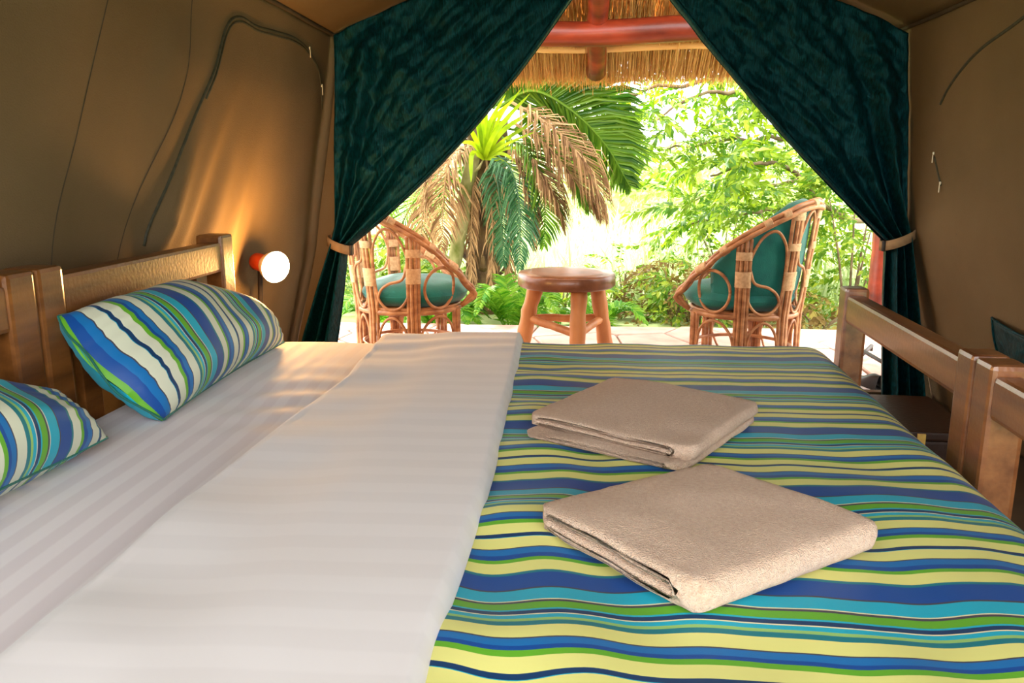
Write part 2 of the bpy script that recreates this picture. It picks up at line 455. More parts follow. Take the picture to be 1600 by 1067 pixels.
tag(mb.build('wall_front', M['canvas'], smooth=False), kind='structure')
# tent floor
mb = MB(); mb.box((.15, (Y0+Y1)/2, -.03), (3.3, Y1-Y0, .06), .004)
tag(mb.build('floor', M['tentfloor'], smooth=False), kind='structure')
mb = MB(); mb.box((.15, 3.93, .018), (3.1, .05, .036), .006)
tag(mb.build('trim_1', M['canvas_seam'], smooth=False), kind='structure')

# ------------------------------------------------------------------ ground and terrace
random.seed(5)
mb = MB()
def ground(u, v):
    x = -60+120*u; y = -14+ (v**2.2)*130
    z = -.12
    if y > 5.8: z = -.12-.5*smooth01((y-5.8)/6)
    if y > 14: z += .055*(y-14)*smooth01((y-14)/30)
    z += .10*nz(x*.3, y*.3, 1)*smooth01((abs(y-3)-4)/3)
    return (x, y, z)
mb.grid(ground, 90, 110)
GROUND = tag(mb.build('ground', M['soil']), kind='structure')

TX0, TX1, TY0, TY1 = -3.2, 4.2, 3.97, 5.66
mb = MB(); mb.box(((TX0+TX1)/2, (TY0+TY1)/2, -.075), (TX1-TX0, TY1-TY0, .12), .0)
TERR = tag(mb.build('terrace', M['mortar'], smooth=False), kind='structure')
def clip(poly, nx, ny, d):
    out = []
    for i in range(len(poly)):
        a, b = poly[i], poly[(i+1) % len(poly)]
        da, db = a[0]*nx+a[1]*ny-d, b[0]*nx+b[1]*ny-d
        if da <= 0: out.append(a)
        if da*db < 0:
            t = da/(da-db); out.append((a[0]+(b[0]-a[0])*t, a[1]+(b[1]-a[1])*t))
    return out
seeds = []
nx_, ny_ = 17, 5
for i in range(nx_):
    for j in range(ny_):
        seeds.append((TX0+(i+.5+random.uniform(-.36, .36))*(TX1-TX0)/nx_, TY0+(j+.5+random.uniform(-.36, .36))*(TY1-TY0)/ny_))
for i, (sx, sy) in enumerate(seeds):
    poly = [(TX0+.01, TY0+.01), (TX1-.01, TY0+.01), (TX1-.01, TY1+.02+.05*nz(sx*3, 1)), (TX0+.01, TY1+.02+.05*nz(sx*3, 1))]
    for j, (qx, qy) in enumerate(seeds):
        if i == j or (qx-sx)**2+(qy-sy)**2 > 2.2: continue
        dx, dy = qx-sx, qy-sy; L = math.hypot(dx, dy)
        poly = clip(poly, dx/L, dy/L, (sx+qx)/2*dx/L+(sy+qy)/2*dy/L-.008)
        if len(poly) < 3: break
    if len(poly) < 3: continue
    h = .002+random.uniform(-.004, .004)
    n = len(poly)
    cxm = sum(p[0] for p in poly)/n; cym = sum(p[1] for p in poly)/n
    mb = MB()
    vs = [(p[0]-cxm, p[1]-cym, -.03) for p in poly]+[(p[0]-cxm, p[1]-cym, h-.006) for p in poly]+[((p[0]-cxm)*.96, (p[1]-cym)*.96, h) for p in poly]
    fs = [tuple(range(2*n, 3*n))]
    for k in range(n):
        k2 = (k+1) % n
        fs += [(k, k2, n+k2, n+k), (n+k, n+k2, 2*n+k2, 2*n+k)]
    mb.add(vs, fs)
    o = mb.build('flagstone', M['stone'], TERR, smooth=False); o.location = (cxm, cym, 0)

# ------------------------------------------------------------------ beds
def bed(name, y0, y1, label, tails):
    t = thing(name, label, 'bed', (-.15, (y0+y1)/2, 0), 0, 'two single beds pushed together')
    ox, oy = -.15, (y0+y1)/2
    def bx(nm, x0, x1, a, b, z0, z1_, mat, ch=.008, parent=t):
        m = MB(); m.box(((x0+x1)/2-ox, (a+b)/2-oy, (z0+z1_)/2), (x1-x0, b-a, z1_-z0), ch)
        return m.build(nm, mat, parent, smooth=False)
    hb, fb = M['bedwood'], M['footwood']
    # headboard
    for a in (y0, y1-.085):
        bx('headboard_post', -1.185, -1.10, a, a+.085, 0, .90, hb, .010)
    bx('headboard_rail', -1.16, -1.105, y0+.08, y1-.08, .785, .878, hb, .010)
    bx('headboard_rail', -1.155, -1.115, y0+.08, y1-.08, .42, .50, hb, .006)
    for k in range(4):
        yy = y0+.085+(y1-y0-.17)*(k+.5)/4
        bx('headboard_slat', -1.145, -1.125, yy-.035, yy+.035, .49, .79, hb, .004)
    # footboard, standing slightly askew
    FS = .052
    def fx(y): return -FS*(2.46-y)
    def fbx(nm, x0, x1, a, b, z0, z1_, ch):
        c = Vector(((x0+x1)/2+fx((a+b)/2)-ox, (a+b)/2-oy, (z0+z1_)/2))
        m = MB(); m.box(c, (x1-x0, b-a, z1_-z0), ch, Matrix.Rotation(-math.atan(FS), 3, 'Z'))
        return m.build(nm, fb, t, smooth=False)
    for a in (y0, y1-.075):
        fbx('footboard_post', .812, .882, a, a+.075, 0, .752, .010)
    fbx('footboard_rail', .817, .869, y0+.07, y1-.07, .650, .732, .010)
    fbx('footboard_rail', .822, .862, y0+.07, y1-.07, .30, .37, .006)
    for a in (y0+.005, y1-.035):
        bx('side_rail', -1.10, .770, a, a+.03, .22, .350, hb, .004)
    for k in range(9):
        xx = -1.0+k*.215
        bx('bed_slat', xx, xx+.08, y0+.035, y1-.035, .33, .35, hb, 0)
    return t
bed('wooden_bed', 1.555, 2.515, 'varnished wooden bed farther back, beside the doorway, stepped posts at head and foot', 0)
bed('wooden_bed', .55, 1.548, 'nearer varnished wooden bed in front, its posts at the picture\'s left and right edges', 0)

TOP = .548
def mattress(y0, y1, label):
    m = MB(); m.box((-.20, (y0+y1)/2, .449), (1.74, y1-y0, .190), .035)
    o = m.build('mattress', M['mattress']); return tag(o, label, 'mattress', 'mattresses under the white sheet')
mattress(1.56, 2.48, 'thick mattress under white sheet on the bed nearer the doorway')
mattress(.555, 1.47, 'thick mattress under white sheet on the bed nearer the viewer')

def cloth_over(px, py, rect, top, r=.05, corner=.0):
    """flat cloth point -> draped over a rounded box top"""
    x0, x1, y0, y1 = rect
    cx_, cy_ = min(max(px, x0), x1), min(max(py, y0), y1)
    dx, dy = px-cx_, py-cy_
    d = math.hypot(dx, dy)
    if d < 1e-9: return Vector((px, py, top))
    a = min(d/r, PI/2)
    out = r*math.sin(a); z = top-r*(1-math.cos(a))-max(0, d-r*PI/2)
    out += .05*max(0, d-r*PI/2)
    return Vector((cx_+dx/d*out, cy_+dy/d*out, z))

# white bottom sheet
R_SHEET = (-1.045, .64, .60, 2.455)
mb = MB()
def sheet(u, v):
    px, py = -1.16+2.05*u, .42+2.27*v
    p = cloth_over(px, py, R_SHEET, TOP+.008, .05)
    if px < -.5:
        # creases pulled toward the turned-down fold
        k = math.exp(-((py-1.85)/.28)**2)*smooth01((px+.95)/.25)
        p.z += .0045*k*math.sin((py*42)+3*nz(px*4, py*2))*smooth01((-.55-px)/.05)
    p.z += .0035*nz(px*5, py*3, 2)
    return p
mb.grid(sheet, 100, 170)
SH = tag(mb.build('bed_sheet', M['sheet']), 'white satin-striped bottom sheet stretched under the pillows', 'sheet')

# striped quilt
R_Q = (-.60, .785, .56, 2.475)
mb = MB()
def wrk(px, py):
    h = .0036*math.sin(px*26+5.2*nz(px*2.4, py*1.6, 3)+2.0*py)*smooth01((nz(px*1.7, py*1.3, 8)+.55)/.8)
    h += .0045*nz(px*7, py*3.2, 1.5)+.0035*nz(px*13, py*6, 4)
    h *= .5+.9*smooth01((1.9-py)/.9)
    h += .006*math.exp(-((px+.08)/.09)**2)*math.sin(py*23+nz(py*3, 1)*3)
    return h
def quilt(u, v):
    px, py = -.36+1.53*u, .34+2.46*v
    r = .10
    # rounded far foot corner
    rect = (R_Q[0], R_Q[1]-.086-.05*(2.46-py), R_Q[2]+.04, R_Q[3]-.05)
    p = cloth_over(px, py, rect, TOP+.026, r)
    h = wrk(px, py)
    p.z += h*(1 if p.z > TOP-.02 else .5)
    lim = .36
    if p.z < lim: p.z = lim-.02*(lim-p.z)
    return p
mb.grid(quilt, 150, 240, uvfn=lambda u, v: (-.36+1.53*u, 1.31245-.006-(.34+2.46*v)))
Q = mb.build('striped_quilt', M['quilt'])
md = Q.modifiers.new('thick', 'SOLIDIFY'); md.thickness = .010; md.offset = -1
tag(Q, 'yellow, blue and green striped bedspread covering the foot half of the beds', 'bedspread')

# turned-down white top sheet
mb = MB()
LX = [(.3, -.628), (.741, -.625), (.9, -.623), (1.15, -.623), (1.49, -.607), (1.93, -.582), (2.2, -.598), (2.485, -.612), (2.8, -.62)]
RXE = [(.3, -.146), (.775, -.146), (1.2, -.135), (1.7, -.142), (2.2, -.150), (2.544, -.158), (2.8, -.16)]
def fold(u, v):
    py = .36+2.42*v
    xa, xb = interp(LX, py)+.006*nz(py*5, 3), interp(RXE, py)+.003*nz(py*4, 9)
    px = xa+(xb-xa)*u
    e = min(u, 1-u)
    p = cloth_over(px, py, (-.9, .7, .60, 2.445), TOP+.030, .092)
    q = smooth01((u-.30)/.25)
    lift = .012+.008*q
    p.z += lift*smooth01(e/.02) - .012*(1-smooth01(u/.03)) + .0012*nz(px*14, py*9, 5)+.004*nz(px*3, py*4, 2)
    if .05 < u < .95: p.z += .0035*math.sin(py*19+4*nz(px*2, py*1.2, 6))*smooth01((.55-u)/.4)
    p.z += .0022*math.sin(py*55+5*nz(px*3, py, 2))*smooth01((py-2.0)/.3)
    if u > .985: p.z -= .007
    return p
mb.grid(fold, 70, 220)
FO = mb.build('top_sheet', M['fold'])
md = FO.modifiers.new('thick', 'SOLIDIFY'); md.thickness = .006; md.offset = -1
tag(FO, 'white top sheet turned down in a wide band over the striped bedspread', 'sheet')

# ------------------------------------------------------------------ pillows
def pillow(label, loc, tilt, rz, L=.80, Wd=.40, T=.19, seed=0, shift=0.0):
    mb = MB(); n, m = 44, 60
    def prof(s): return max(0.0, 1-abs(s)**2.6)
    def pt(u, v, sg):
        a, b = 2*u-1, 2*v-1
        pinch_x = 1-.055*(1-b*b)**1.0*0-.05*(1-abs(b))*(abs(a)**6)
        x = Wd/2*a*(1-.07*(1-b*b)*abs(a)**3)
        y = L/2*b*(1+(-.06 if b > 0 else .11)*(1-a*a)*abs(b)**3)
        x += .55*Wd*smooth01((b+.05)/1.05)*((1-a)/2)          # far back corner slumps down
        h = T/2*(prof(a)*prof(b))**.52
        # puckers radiating from the edges
        edge = 1-min(1-abs(a), 1-abs(b))
        pk = .0025*smooth01((edge-.55)/.35)*math.sin(26*(b if abs(a) > abs(b) else a)+3*nz(a*2+seed, b*2))*(1-smooth01((edge-.93)/.07))
        w = .012*nz(a*1.5+seed, b*2.2, sg*2)
        return Vector((x, y, sg*(h+pk*(h/(T/2)+.2))+w))
    mb.grid(lambda u, v: pt(u, v, 1), n, m, uvfn=lambda u, v: (u*Wd*1.1, shift-v*L*1.06))
    mb.grid(lambda u, v: pt(1-u, v, -1), n, m, uvfn=lambda u, v: ((1-u)*Wd*1.1, shift+.1-v*L*1.06))
    o = mb.build('pillow', M['pillow'])
    bm = bmesh.new(); bm.from_mesh(o.data); bmesh.ops.remove_doubles(bm, verts=bm.verts, dist=.0004); bm.to_mesh(o.data); bm.free()
    o.location = loc
    o.rotation_euler = (0, tilt, rz)
    tag(o, label, 'pillow', 'striped pillows at the headboards')
    # piped closing seam round the edge
    loop = [pt(t/40, 0, 0) for t in range(40)]+[pt(1, t/60, 0) for t in range(60)]+[pt(1-t/40, 1, 0) for t in range(40)]+[pt(0, 1-t/60, 0) for t in range(60)]
    s = MB(); s.tube(loop+[loop[0]], .0028, 5, cap=False)
    s.build('seam', M['cushion'], o)
    return o
pillow('whole striped pillow leaning on the headboard of the bed beside the lamp', (-1.004, 2.0, .680), math.radians(48), math.radians(1.5), L=.79, Wd=.31, T=.23, shift=.285)
pillow('striped pillow cut off by the left picture edge, on the nearer bed', (-1.028, 1.040, .688), math.radians(42), math.radians(0), L=.80, Wd=.31, T=.20, seed=4, shift=.06)

# ------------------------------------------------------------------ towels
def folded(name, L_, F_, R_, z, t, gap, seed, ch=.5, flip=False):
    """one cloth folded in a U: bend along F-R, open end toward L; cross-section shows on the L-F side"""
    L_, F_, R_ = Vector((*L_, 0)), Vector((*F_, 0)), Vector((*R_, 0))
    e1 = (L_-F_); w = e1.length; e1.normalize()          # across, from bend to open end
    e2 = (R_-F_); ln = e2.length; e2.normalize()         # along the bend
    prof = []
    H = 2*t+gap; R = H/2
    n = 14
    for k in range(n+1): prof.append((w-t/2-(w-t/2-R)*k/n, H))
    for k in range(1, 9):
        a = PI/2+PI*k/9; prof.append((R+R*math.cos(a), R+R*math.sin(a)))
    for k in range(n+1): prof.append((R+(w-t/2-R)*k/n, 0))
    for k in range(1, 5):
        a = -PI/2+PI*k/5; prof.append((w-t/2+t/2*math.cos(a), t/2+t/2*math.sin(a)))
    ri = gap/2
    for k in range(n+1): prof.append((w-t/2-(w-t/2-t-ri)*k/n, t))
    for k in range(1, 4):
        a = -PI/2-PI*k/4; prof.append((t+ri+ri*math.cos(a), R+ri*math.sin(a)))
    for k in range(n+1): prof.append((t+ri+(w-t/2-t-ri)*k/n, t+gap))
    for k in range(1, 5):
        a = -PI/2+PI*k/5; prof.append((w-t/2+t/2*math.cos(a), t+gap+t/2+t/2*math.sin(a)))
    m = len(prof); rows = 30
    mb = MB(); o = 0
    cs = [(sum(p[0] for p in prof)/m, H/2)]
    for j in range(rows+1):
        s = j/rows
        ss = .5-.5*math.cos(PI*s) if True else s
        d = min(ss, 1-ss)*ln
        k = min(1, d/.014); rnd = math.sqrt(max(0, 1-(1-k)**2))
        for (a, b) in prof:
            layer_mid = (t/2 if b <= t+1e-6 else H-t/2) if a > t+ri else H/2
            bb = layer_mid+(b-layer_mid)*(.25+.75*rnd)
            inset = .006*(1-rnd)
            rc = .034
            dd = min(1.0, d/rc); cin = rc*(1-math.sqrt(max(0, 1-(1-dd)**2)))
            aa = a+(inset if a < w/2 else -inset)
            aa = min(max(aa, min(a, .03)*.35+cin), w-cin) if (a < .05 or a > w-.05) else aa
            P = F_+e1*aa+e2*(ss*ln)
            lump = .0035*nz(P.x*11+seed, P.y*11, bb*20)+.0012*nz(P.x*60, P.y*60, bb*80+seed)
            sag = -.006*smooth01((aa/w-.7)/.3)*smooth01((bb-t)/.01)
            P += e1*(.004*nz(ss*6, b*50, seed))+e2*(.004*nz(aa*15, b*40, seed+5))
            mb.v.append((P.x, P.y, z+max(0.0, bb+(lump+sag)*(bb/H))))
    for j in range(rows):
        for k in range(m):
            a, b = j*m+k, j*m+(k+1) % m
            mb.f.append((a, b, b+m, a+m))
    # end caps: strips between outer and inner outline of the U
    def capf(base, rev):
        f = list(range(base, base+m))
        mb.f.append(tuple(f if not rev else reversed(f)))
    capf(0, False); capf(rows*m, True)
    return mb
zt = TOP+.033
tw = thing('folded_towel', 'large folded beige towel in front, its corner toward the viewer', 'towel', (.19, 1.09, zt), 0, 'beige towels on the bedspread')
mb = folded('towel', (-.055, 1.105), (.152, .862), (.437, 1.062), 0, .021, .0018, 1)
mb.v = [(x-.19, y-1.09, z) for x, y, z in mb.v]
mb.build('folded_cloth', M['towel'], tw)
tw2 = thing('folded_towel', 'smaller folded beige towel farther back, a thin layer showing beneath', 'towel', (.14, 1.58, zt), 0, 'beige towels on the bedspread')
mb = folded('towel', (-.095, 1.560), (.212, 1.352), (.405, 1.675), .012, .0125, .0016, 7)
mb.v = [(x-.14, y-1.58, z) for x, y, z in mb.v]
mb.build('folded_cloth', M['towel'], tw2)
mb = folded('towel', (-.100, 1.515), (.197, 1.335), (.395, 1.655), 0, .0055, .002, 3)
mb.v = [(x-.14, y-1.58, z) for x, y, z in mb.v]
mb.build('under_layer', M['towel'], tw2)

# ------------------------------------------------------------------ curtains
def curtain(name, label, corner, apex, k0, k1, b0, b1, ctrl, seed, y=3.80):
    root = thing(name, label, 'curtain', (k0[0], y, 0), 0, 'green net curtains tied back at the doorway')
    o0 = Vector((k0[0], y, 0)); sg = 1 if apex[0] > corner[0] else -1
    def strand(u, v):
        T = Vector((corner[0]+(apex[0]-corner[0])*u, corner[1]+(apex[1]-corner[1])*u))
        if u < .8: T.y += .10*math.sin(PI*u/.8)*.4
        K = Vector((k0[0]+(k1[0]-k0[0])*u, k0[1]+(k1[1]-k0[1])*u))
        Bt = Vector((b0[0]+(b1[0]-b0[0])*u, b0[1]))
        if v <= .72:
            t = v/.72
            C_ = (T+K)/2+Vector(ctrl)*(u**1.5)
            p = T*(1-t)**2+C_*2*t*(1-t)+K*t*t
            amp = .002+.050*t**4
            amp_c = (1-t**3)
        else:
            t = (v-.72)/.28
            p = K.lerp(Bt, t)
            p.x += (0.5-u)*-.07*sg*math.sin(PI*min(1, t*1.6)/2)*.6
            amp = .057+.01*t; amp_c = .15
        f = math.sin(u*2*PI*3.2+seed+2.6*nz(u*3, v*1.2, seed))
        edge = smooth01(u/.06)*smooth01((1-u)/.03)
        yy = y+amp*f*(.35+.65*edge)
        # crumples of stiff netting
        cr = .040*nz(p.x*2.6+seed, p.y*3.4, 2)+.030*(abs(nz(p.x*8+p.y*3, p.y*7-p.x*4, seed+3))-.2)+.012*(abs(nz(p.x*17, p.y*15+p.x*6, seed+6))-.2)
        q1, q2 = p.x*.75*sg+p.y*.66, -p.x*.66*sg+p.y*.75
        cr += .030*(.25-abs(nz(q1*3.0+seed, q2*15, 4)))+.018*(.25-abs(nz(q1*13, q2*4+seed, 8)))+.013*(.25-abs(nz(q1*9+2, q2*26, 5)))
        yy += cr*amp_c*(.4+.6*edge)
        # big hanging folds next to the wall
        yy += .035*math.exp(-((u-.13)/.05)**2)*smooth01(v/.15)*-1+.03*math.exp(-((u-.22)/.05)**2)*smooth01(v/.2)
        return Vector((p.x, yy, p.y))
    mb = MB(); mb.grid(lambda u, v: strand(u, v)-o0, 110, 130)
    c = mb.build('netting', M['net'], root)
    md = c.modifiers.new('thick', 'SOLIDIFY'); md.thickness = .003
    # rolled inner hem
    h = MB(); pts = [strand(1, v/60*.71)-o0+Vector((-.018*sg, -.012, 0)) for v in range(61)]
    h.tube(pts, [.026*(1-.5*smooth01((i/60-.6)/.4)) for i in range(61)], 8, flat=.45)
    h.build('rolled_hem', M['net'], root)
    # tie strap
    kc = Vector(((k0[0]+k1[0])/2, y, (k0[1]+k1[1])/2))-o0
    wx = abs(k1[0]-k0[0])/2+.028
    sl = (k1[1]-k0[1])/(abs(k1[0]-k0[0])+.06)
    tie = MB(); ring = []
    n = 28
    for j in range(2):
        for i in range(n):
            a = 2*PI*i/n
            x_, y_ = wx*math.cos(a), .085*math.sin(a)
            zz = sl*x_*sg*1.3+(-.022 if j == 0 else .022)
            ring.append(kc+Vector((x_, y_, zz)))
    tie.add(ring, [(i, (i+1) % n, n+(i+1) % n, n+i) for i in range(n)])
    t = tie.build('tie_strap', M['strap'], root)
    md = t.modifiers.new('thick', 'SOLIDIFY'); md.thickness = .006
    bk = MB(); bk.box(kc+Vector((wx*sg*.92, -.03, sl*wx*1.2)), (.016, .02, .05), .003)
    bk.build('strap_end', M['blackish'], root)
    return root
curtain('curtain', 'dark green net curtain tied back on the lamp side of the doorway', (-1.115, 1.70), (.16, 2.13), (-1.16, .765), (-1.095, .725), (-1.40, .02), (-1.24, .02), (.10, -.17), .4)
curtain('curtain', 'dark green net curtain tied back on the footboard side of the doorway', (1.43, 1.68), (.15, 2.13), (1.515, .815), (1.425, .765), (1.64, .02), (1.50, .02), (-.02, -.09), 2.1)

# ------------------------------------------------------------------ lamp
lp = at(433, 418, 2.95)
lamp = thing('reading_lamp', 'lit reading lamp with orange socket on a dark stem by the headboard', 'lamp', (lp.x-.075, 3.05, 0), 0)
lo = Vector((lp.x-.075, 3.05, 0))
axis = Vector((.80, -.58, -.10)).normalized()
mtx = Matrix.Translation(lp-lo) @ axis.to_track_quat('Z', 'Y').to_matrix().to_4x4()
mb = MB(); mb.lathe([(.004, .008), (.02, .007), (.036, .005), (.050, .001), (.058, -.005), (.060, -.010)], 32, mtx)
mb.build('bulb_face', M['bulb'], lamp)
mb = MB(); mb.lathe([(.060, -.010), (.059, -.020), (.052, -.042), (.040, -.064), (.027, -.082)], 32, mtx)
bk = mb.build('bulb_neck', M['metal'], lamp)
mb = MB(); mb.lathe([(.028, -.080), (.032, -.085), (.034, -.100), (.034, -.135), (.030, -.145), (.020, -.150)], 28, mtx)
mb.build('socket', M['orange'], lamp)
j = mtx @ Vector((0, 0, -.12))
mb = MB(); mb.tube(spline([j, j+Vector((-.004, .012, -.04)), j+Vector((-.014, .02, -.16)), j+Vector((-.026, .02, -.34)), Vector((j.x-.03, j.y+.02, .02))], 30), .010, 10)
mb.build('stem', M['blackish'], lamp)
mb = MB(); mb.lathe([(.09, .001), (.09, .012), (.07, .022), (.02, .03)], 28, Matrix.Translation((j.x-.03, j.y+.02, 0)))
mb.build('base', M['orange'], lamp)
ld = bpy.data.lights.new('lamp_light', 'POINT'); ld.energy = 15; ld.color = (1.0, .50, .15); ld.shadow_soft_size = .05
lo_ = link('lamp_light', ld); lo_.location = lp+axis*.075+Vector((0, 0, .01))

# ------------------------------------------------------------------ foot-end clutter
def pocket():
    t = thing('mesh_pocket', 'dark green mesh pocket hanging on the canvas wall past the footboards', 'pocket', (wr(2.9, .5), 2.9, .3))
    def pt(u, v, off):
        y = 2.50+.62*(1-u) ; z = .22+.33*v
        bulge = .05*math.sin(PI*min(1, max(0, u)))*(1-.5*v)+.012
        return Vector((wr(y, z)-bulge*off-.006-.006*nz(y*12, z*12, 3), y, z-.02*math.sin(PI*u)*v))-t.location
    m = MB(); m.grid(lambda u, v: pt(u, v, 1), 30, 16)
    p = m.build('netting', M['net'], t); md = p.modifiers.new('thick', 'SOLIDIFY'); md.thickness = .003
    for edge in ([pt(i/24, 1, 1) for i in range(25)], [pt(0, 1-i/12, 1) for i in range(13)], [pt(i/24, .02, 1) for i in range(25)]):
        m = MB(); m.tube(edge, .006, 6); m.build('binding', M['net'], t)
    return t
pocket()
tr = thing('travel_trunk', 'low dark brown trunk with brass latch behind the footboard', 'trunk', (1.36, 3.24, 0), math.radians(-4))
mb = MB(); mb.box((0, 0, .05), (.34, .52, .10), .012); mb.build('body', M['trunkbox'], tr, False)
mb = MB(); mb.box((0, 0, .118), (.345, .525, .036), .010); mb.build('lid', M['trunkbox'], tr, False)
mb = MB(); mb.box((-.03, -.266, .100), (.03, .008, .06), .002); mb.build('latch', M['brass'], tr, False)
mb = MB(); mb.box((-.176, .05, .100), (.008, .03, .06), .002); mb.build('latch', M['brass'], tr, False)
# shoe on the terrace just outside the doorway
sp = at(1402, 606, 4.08)
sh = thing('shoe', 'black shoe with a white sole at the doorway sill', 'shoe', (1.50, 4.10, .006), math.radians(100))
m = MB()
def shoe(u, v):
    a = 2*PI*u; x = -.13+.26*v
    w = .043*(math.sin(PI*(.06+.9*v))**.45); hgt = .035+.045*(1-smooth01((v-.15)/.55))
    return (x, w*math.cos(a), .016+hgt*max(0, math.sin(a)))
m.grid(shoe, 20, 18); m.build('upper', M['shoe'], sh)
m = MB()
ol = [(-.135+.27*k/16, .046*math.sin(PI*(.05+.9*k/16))**.45) for k in range(17)]
ol = ol+[(x, -y) for x, y in reversed(ol)]
n = len(ol); m.add([(x, y, 0) for x, y in ol]+[(x, y, .018) for x, y in ol], [tuple(range(n, 2*n)), tuple(reversed(range(n)))]+[(k, (k+1) % n, n+(k+1) % n, n+k) for k in range(n)])
m.build('sole', M['white'], sh)
# thin folded rods lying outside
rd = thing('folding_rods', 'thin dark crossed metal rods resting outside the doorway behind the footboard', 'rods', (1.45, 4.75, 0))
m = MB(); m.tube([at(1344, 557, 4.75)-rd.location, at(1362, 540, 4.95)-rd.location], .012, 8); m.build('rod', M['blackish'], rd)
m = MB(); a_, b_ = at(1350, 549, 4.72), at(1404, 580, 4.35); m.tube([a_-rd.location, b_-rd.location], .012, 8); m.build('rod', M['blackish'], rd)
m = MB(); m.tube([at(1362, 540, 4.95)-rd.location, Vector((at(1362, 540, 4.95).x, 4.95, .012))-rd.location], .010, 8); m.build('rod', M['blackish'], rd)

# ------------------------------------------------------------------ rattan chairs
SEAT_Z = .335
def rim_pt(phi):
    """barrel rim: low at the arm tips, high behind; phi measured from the facing direction, radians"""
    a = abs(phi); t = max(0, (a-math.radians(38))/(PI-math.radians(38)))
    z = interp([(38, .465), (46, .50), (55, .555), (65, .615), (75, .67), (97, .765), (120, .85), (144, .918), (160, .932), (172, .926), (180, .918)], math.degrees(a))
    r = .37+.045*smooth01(t)
    return Vector((r*math.cos(phi)+(.03 if a < 1 else 0), r*math.sin(phi), z))
def barrel(phi, z, dr=0):
    r = .335+.075*max(0, min(1, (z-SEAT_Z)/.6)) if z > SEAT_Z else .335
    return Vector(((r+dr)*math.cos(phi), (r+dr)*math.sin(phi), z))
def chair(name, label, loc, rz, back):
    t = thing(name, label, 'chair', loc, rz, 'rattan armchairs on the terrace')
    t.scale = (.87, .87, .985)
    D = math.radians
    def cane(nm, pts, r, n=40, parent=t, seg=8, mat='cane'):
        m = MB(); m.tube(spline(pts, n), r, seg); return m.build(nm, M[mat], parent)
    # rim: three canes laid together
    phis = [D(38+(322-38)*k/36) for k in range(37)]
    phis = [p if p <= PI else p-2*PI for p in phis]
    for dz, dr in ((0, 0), (.020, .010), (-.006, .024)):
        pts = []
        for p in phis:
            q = rim_pt(p); h = Vector((q.x, q.y, 0)).normalized()
            pts.append(q+h*dr+Vector((0, 0, dz)))
        # arm tips curl down to the seat ring
        for e in (0, -1):
            q = pts[e]; s = 1 if e == 0 else -1
            tip = [q+Vector((.045, -.005*s, -.05)), Vector((.30, .20*s+.005, SEAT_Z+.01))]
            pts = (list(reversed(tip))+pts) if e == 0 else pts+tip
        cane('rim_cane', pts, .0135, 110)
    # seat ring, lower ring and seat base
    ring = [barrel(2*PI*k/36, SEAT_Z) for k in range(37)]
    cane('seat_ring', ring, .016, 72)
    cane('seat_ring', [p*.97+Vector((0, 0, .026-.03*0)) for p in ring], .011, 72)
    cane('stretcher_ring', [Vector((p.x*.94, p.y*.94, .13)) for p in ring], .010, 60)
    m = MB(); m.lathe([(.02, SEAT_Z-.004), (.31, SEAT_Z-.004), (.322, SEAT_Z+.006), (.31, SEAT_Z+.016), (.02, SEAT_Z+.016)], 36); m.build('seat_base', M['cane'], t)
    posts = [(D(a), True) for a in (97, 143, 180, -97, -143)]+[(D(40), False), (D(-40), False)]
    for ph, tall in posts:
        ztop = rim_pt(ph).z-.005 if tall else SEAT_Z
        m = MB()
        for k in (-1.5, -.5, .5, 1.5):
            dphi = k*.062; dr = .012 if abs(k) < 1 else 0
            pts = [barrel(ph+dphi*(1.0 if z > .05 else 1.02), z, dr+.004) for z in [ztop*i/14 for i in range(15)]]
            m.tube(pts, .0118, 8)
        p = m.build('post', M['cane'], t)
        if tall:
            for zc, hh in ((SEAT_Z+.21, .085), (ztop-.09, .045)) if abs(ph) < D(120) else ((SEAT_Z+.20, .10), (SEAT_Z+.38, .04), (ztop-.03, .05)):
                b = MB(); c = barrel(ph, zc, .008)
                h = Vector((math.cos(ph), math.sin(ph), 0)); s = Vector((-math.sin(ph), math.cos(ph), 0))
                nr = int(hh/.0085); nseg = 16; o = 0
                for i in range(nr*2+1):
                    zz = -hh/2+hh*i/(nr*2); sc = 1.0 if i % 2 else .93
                    tilt = barrel(ph, zc+zz, .008)
                    for q in range(nseg):
                        a = 2*PI*q/nseg
                        b.v.append(tuple(Vector((tilt.x, tilt.y, zc+zz))+h*(.024*sc*math.cos(a))+s*(.049*sc*math.sin(a))))
                for i in range(nr*2):
                    for q in range(nseg):
                        a1, b1 = i*nseg+q, i*nseg+(q+1) % nseg
                        b.f.append((a1, b1, b1+nseg, a1+nseg))
                b.build('binding', M['bind'], p)
    # bindings on the rim
    for a in (60, 80, 115, 130, 160, -60, -80, -115, -130, -160):
        q0, q1 = rim_pt(D(a-3)), rim_pt(D(a+3))
        d = (q1-q0); b = MB(); c = (q0+q1)/2; h = Vector((c.x, c.y, 0)).normalized()
        pts = [q0+d*(i/10)+h*.010+Vector((0, 0, .006)) for i in range(11)]
        b.tube(pts, [.028 if i % 2 else .0255 for i in range(11)], 12); b.build('binding', M['bind'], t)
    # bent cane loops between the posts
    def loop(a0, a1, pts, r=.0085):
        P = []
        for f, z in pts:
            P.append(barrel(D(a0+(a1-a0)*f), z, .006))
        cane('bent_cane', P, r, 48, seg=7)
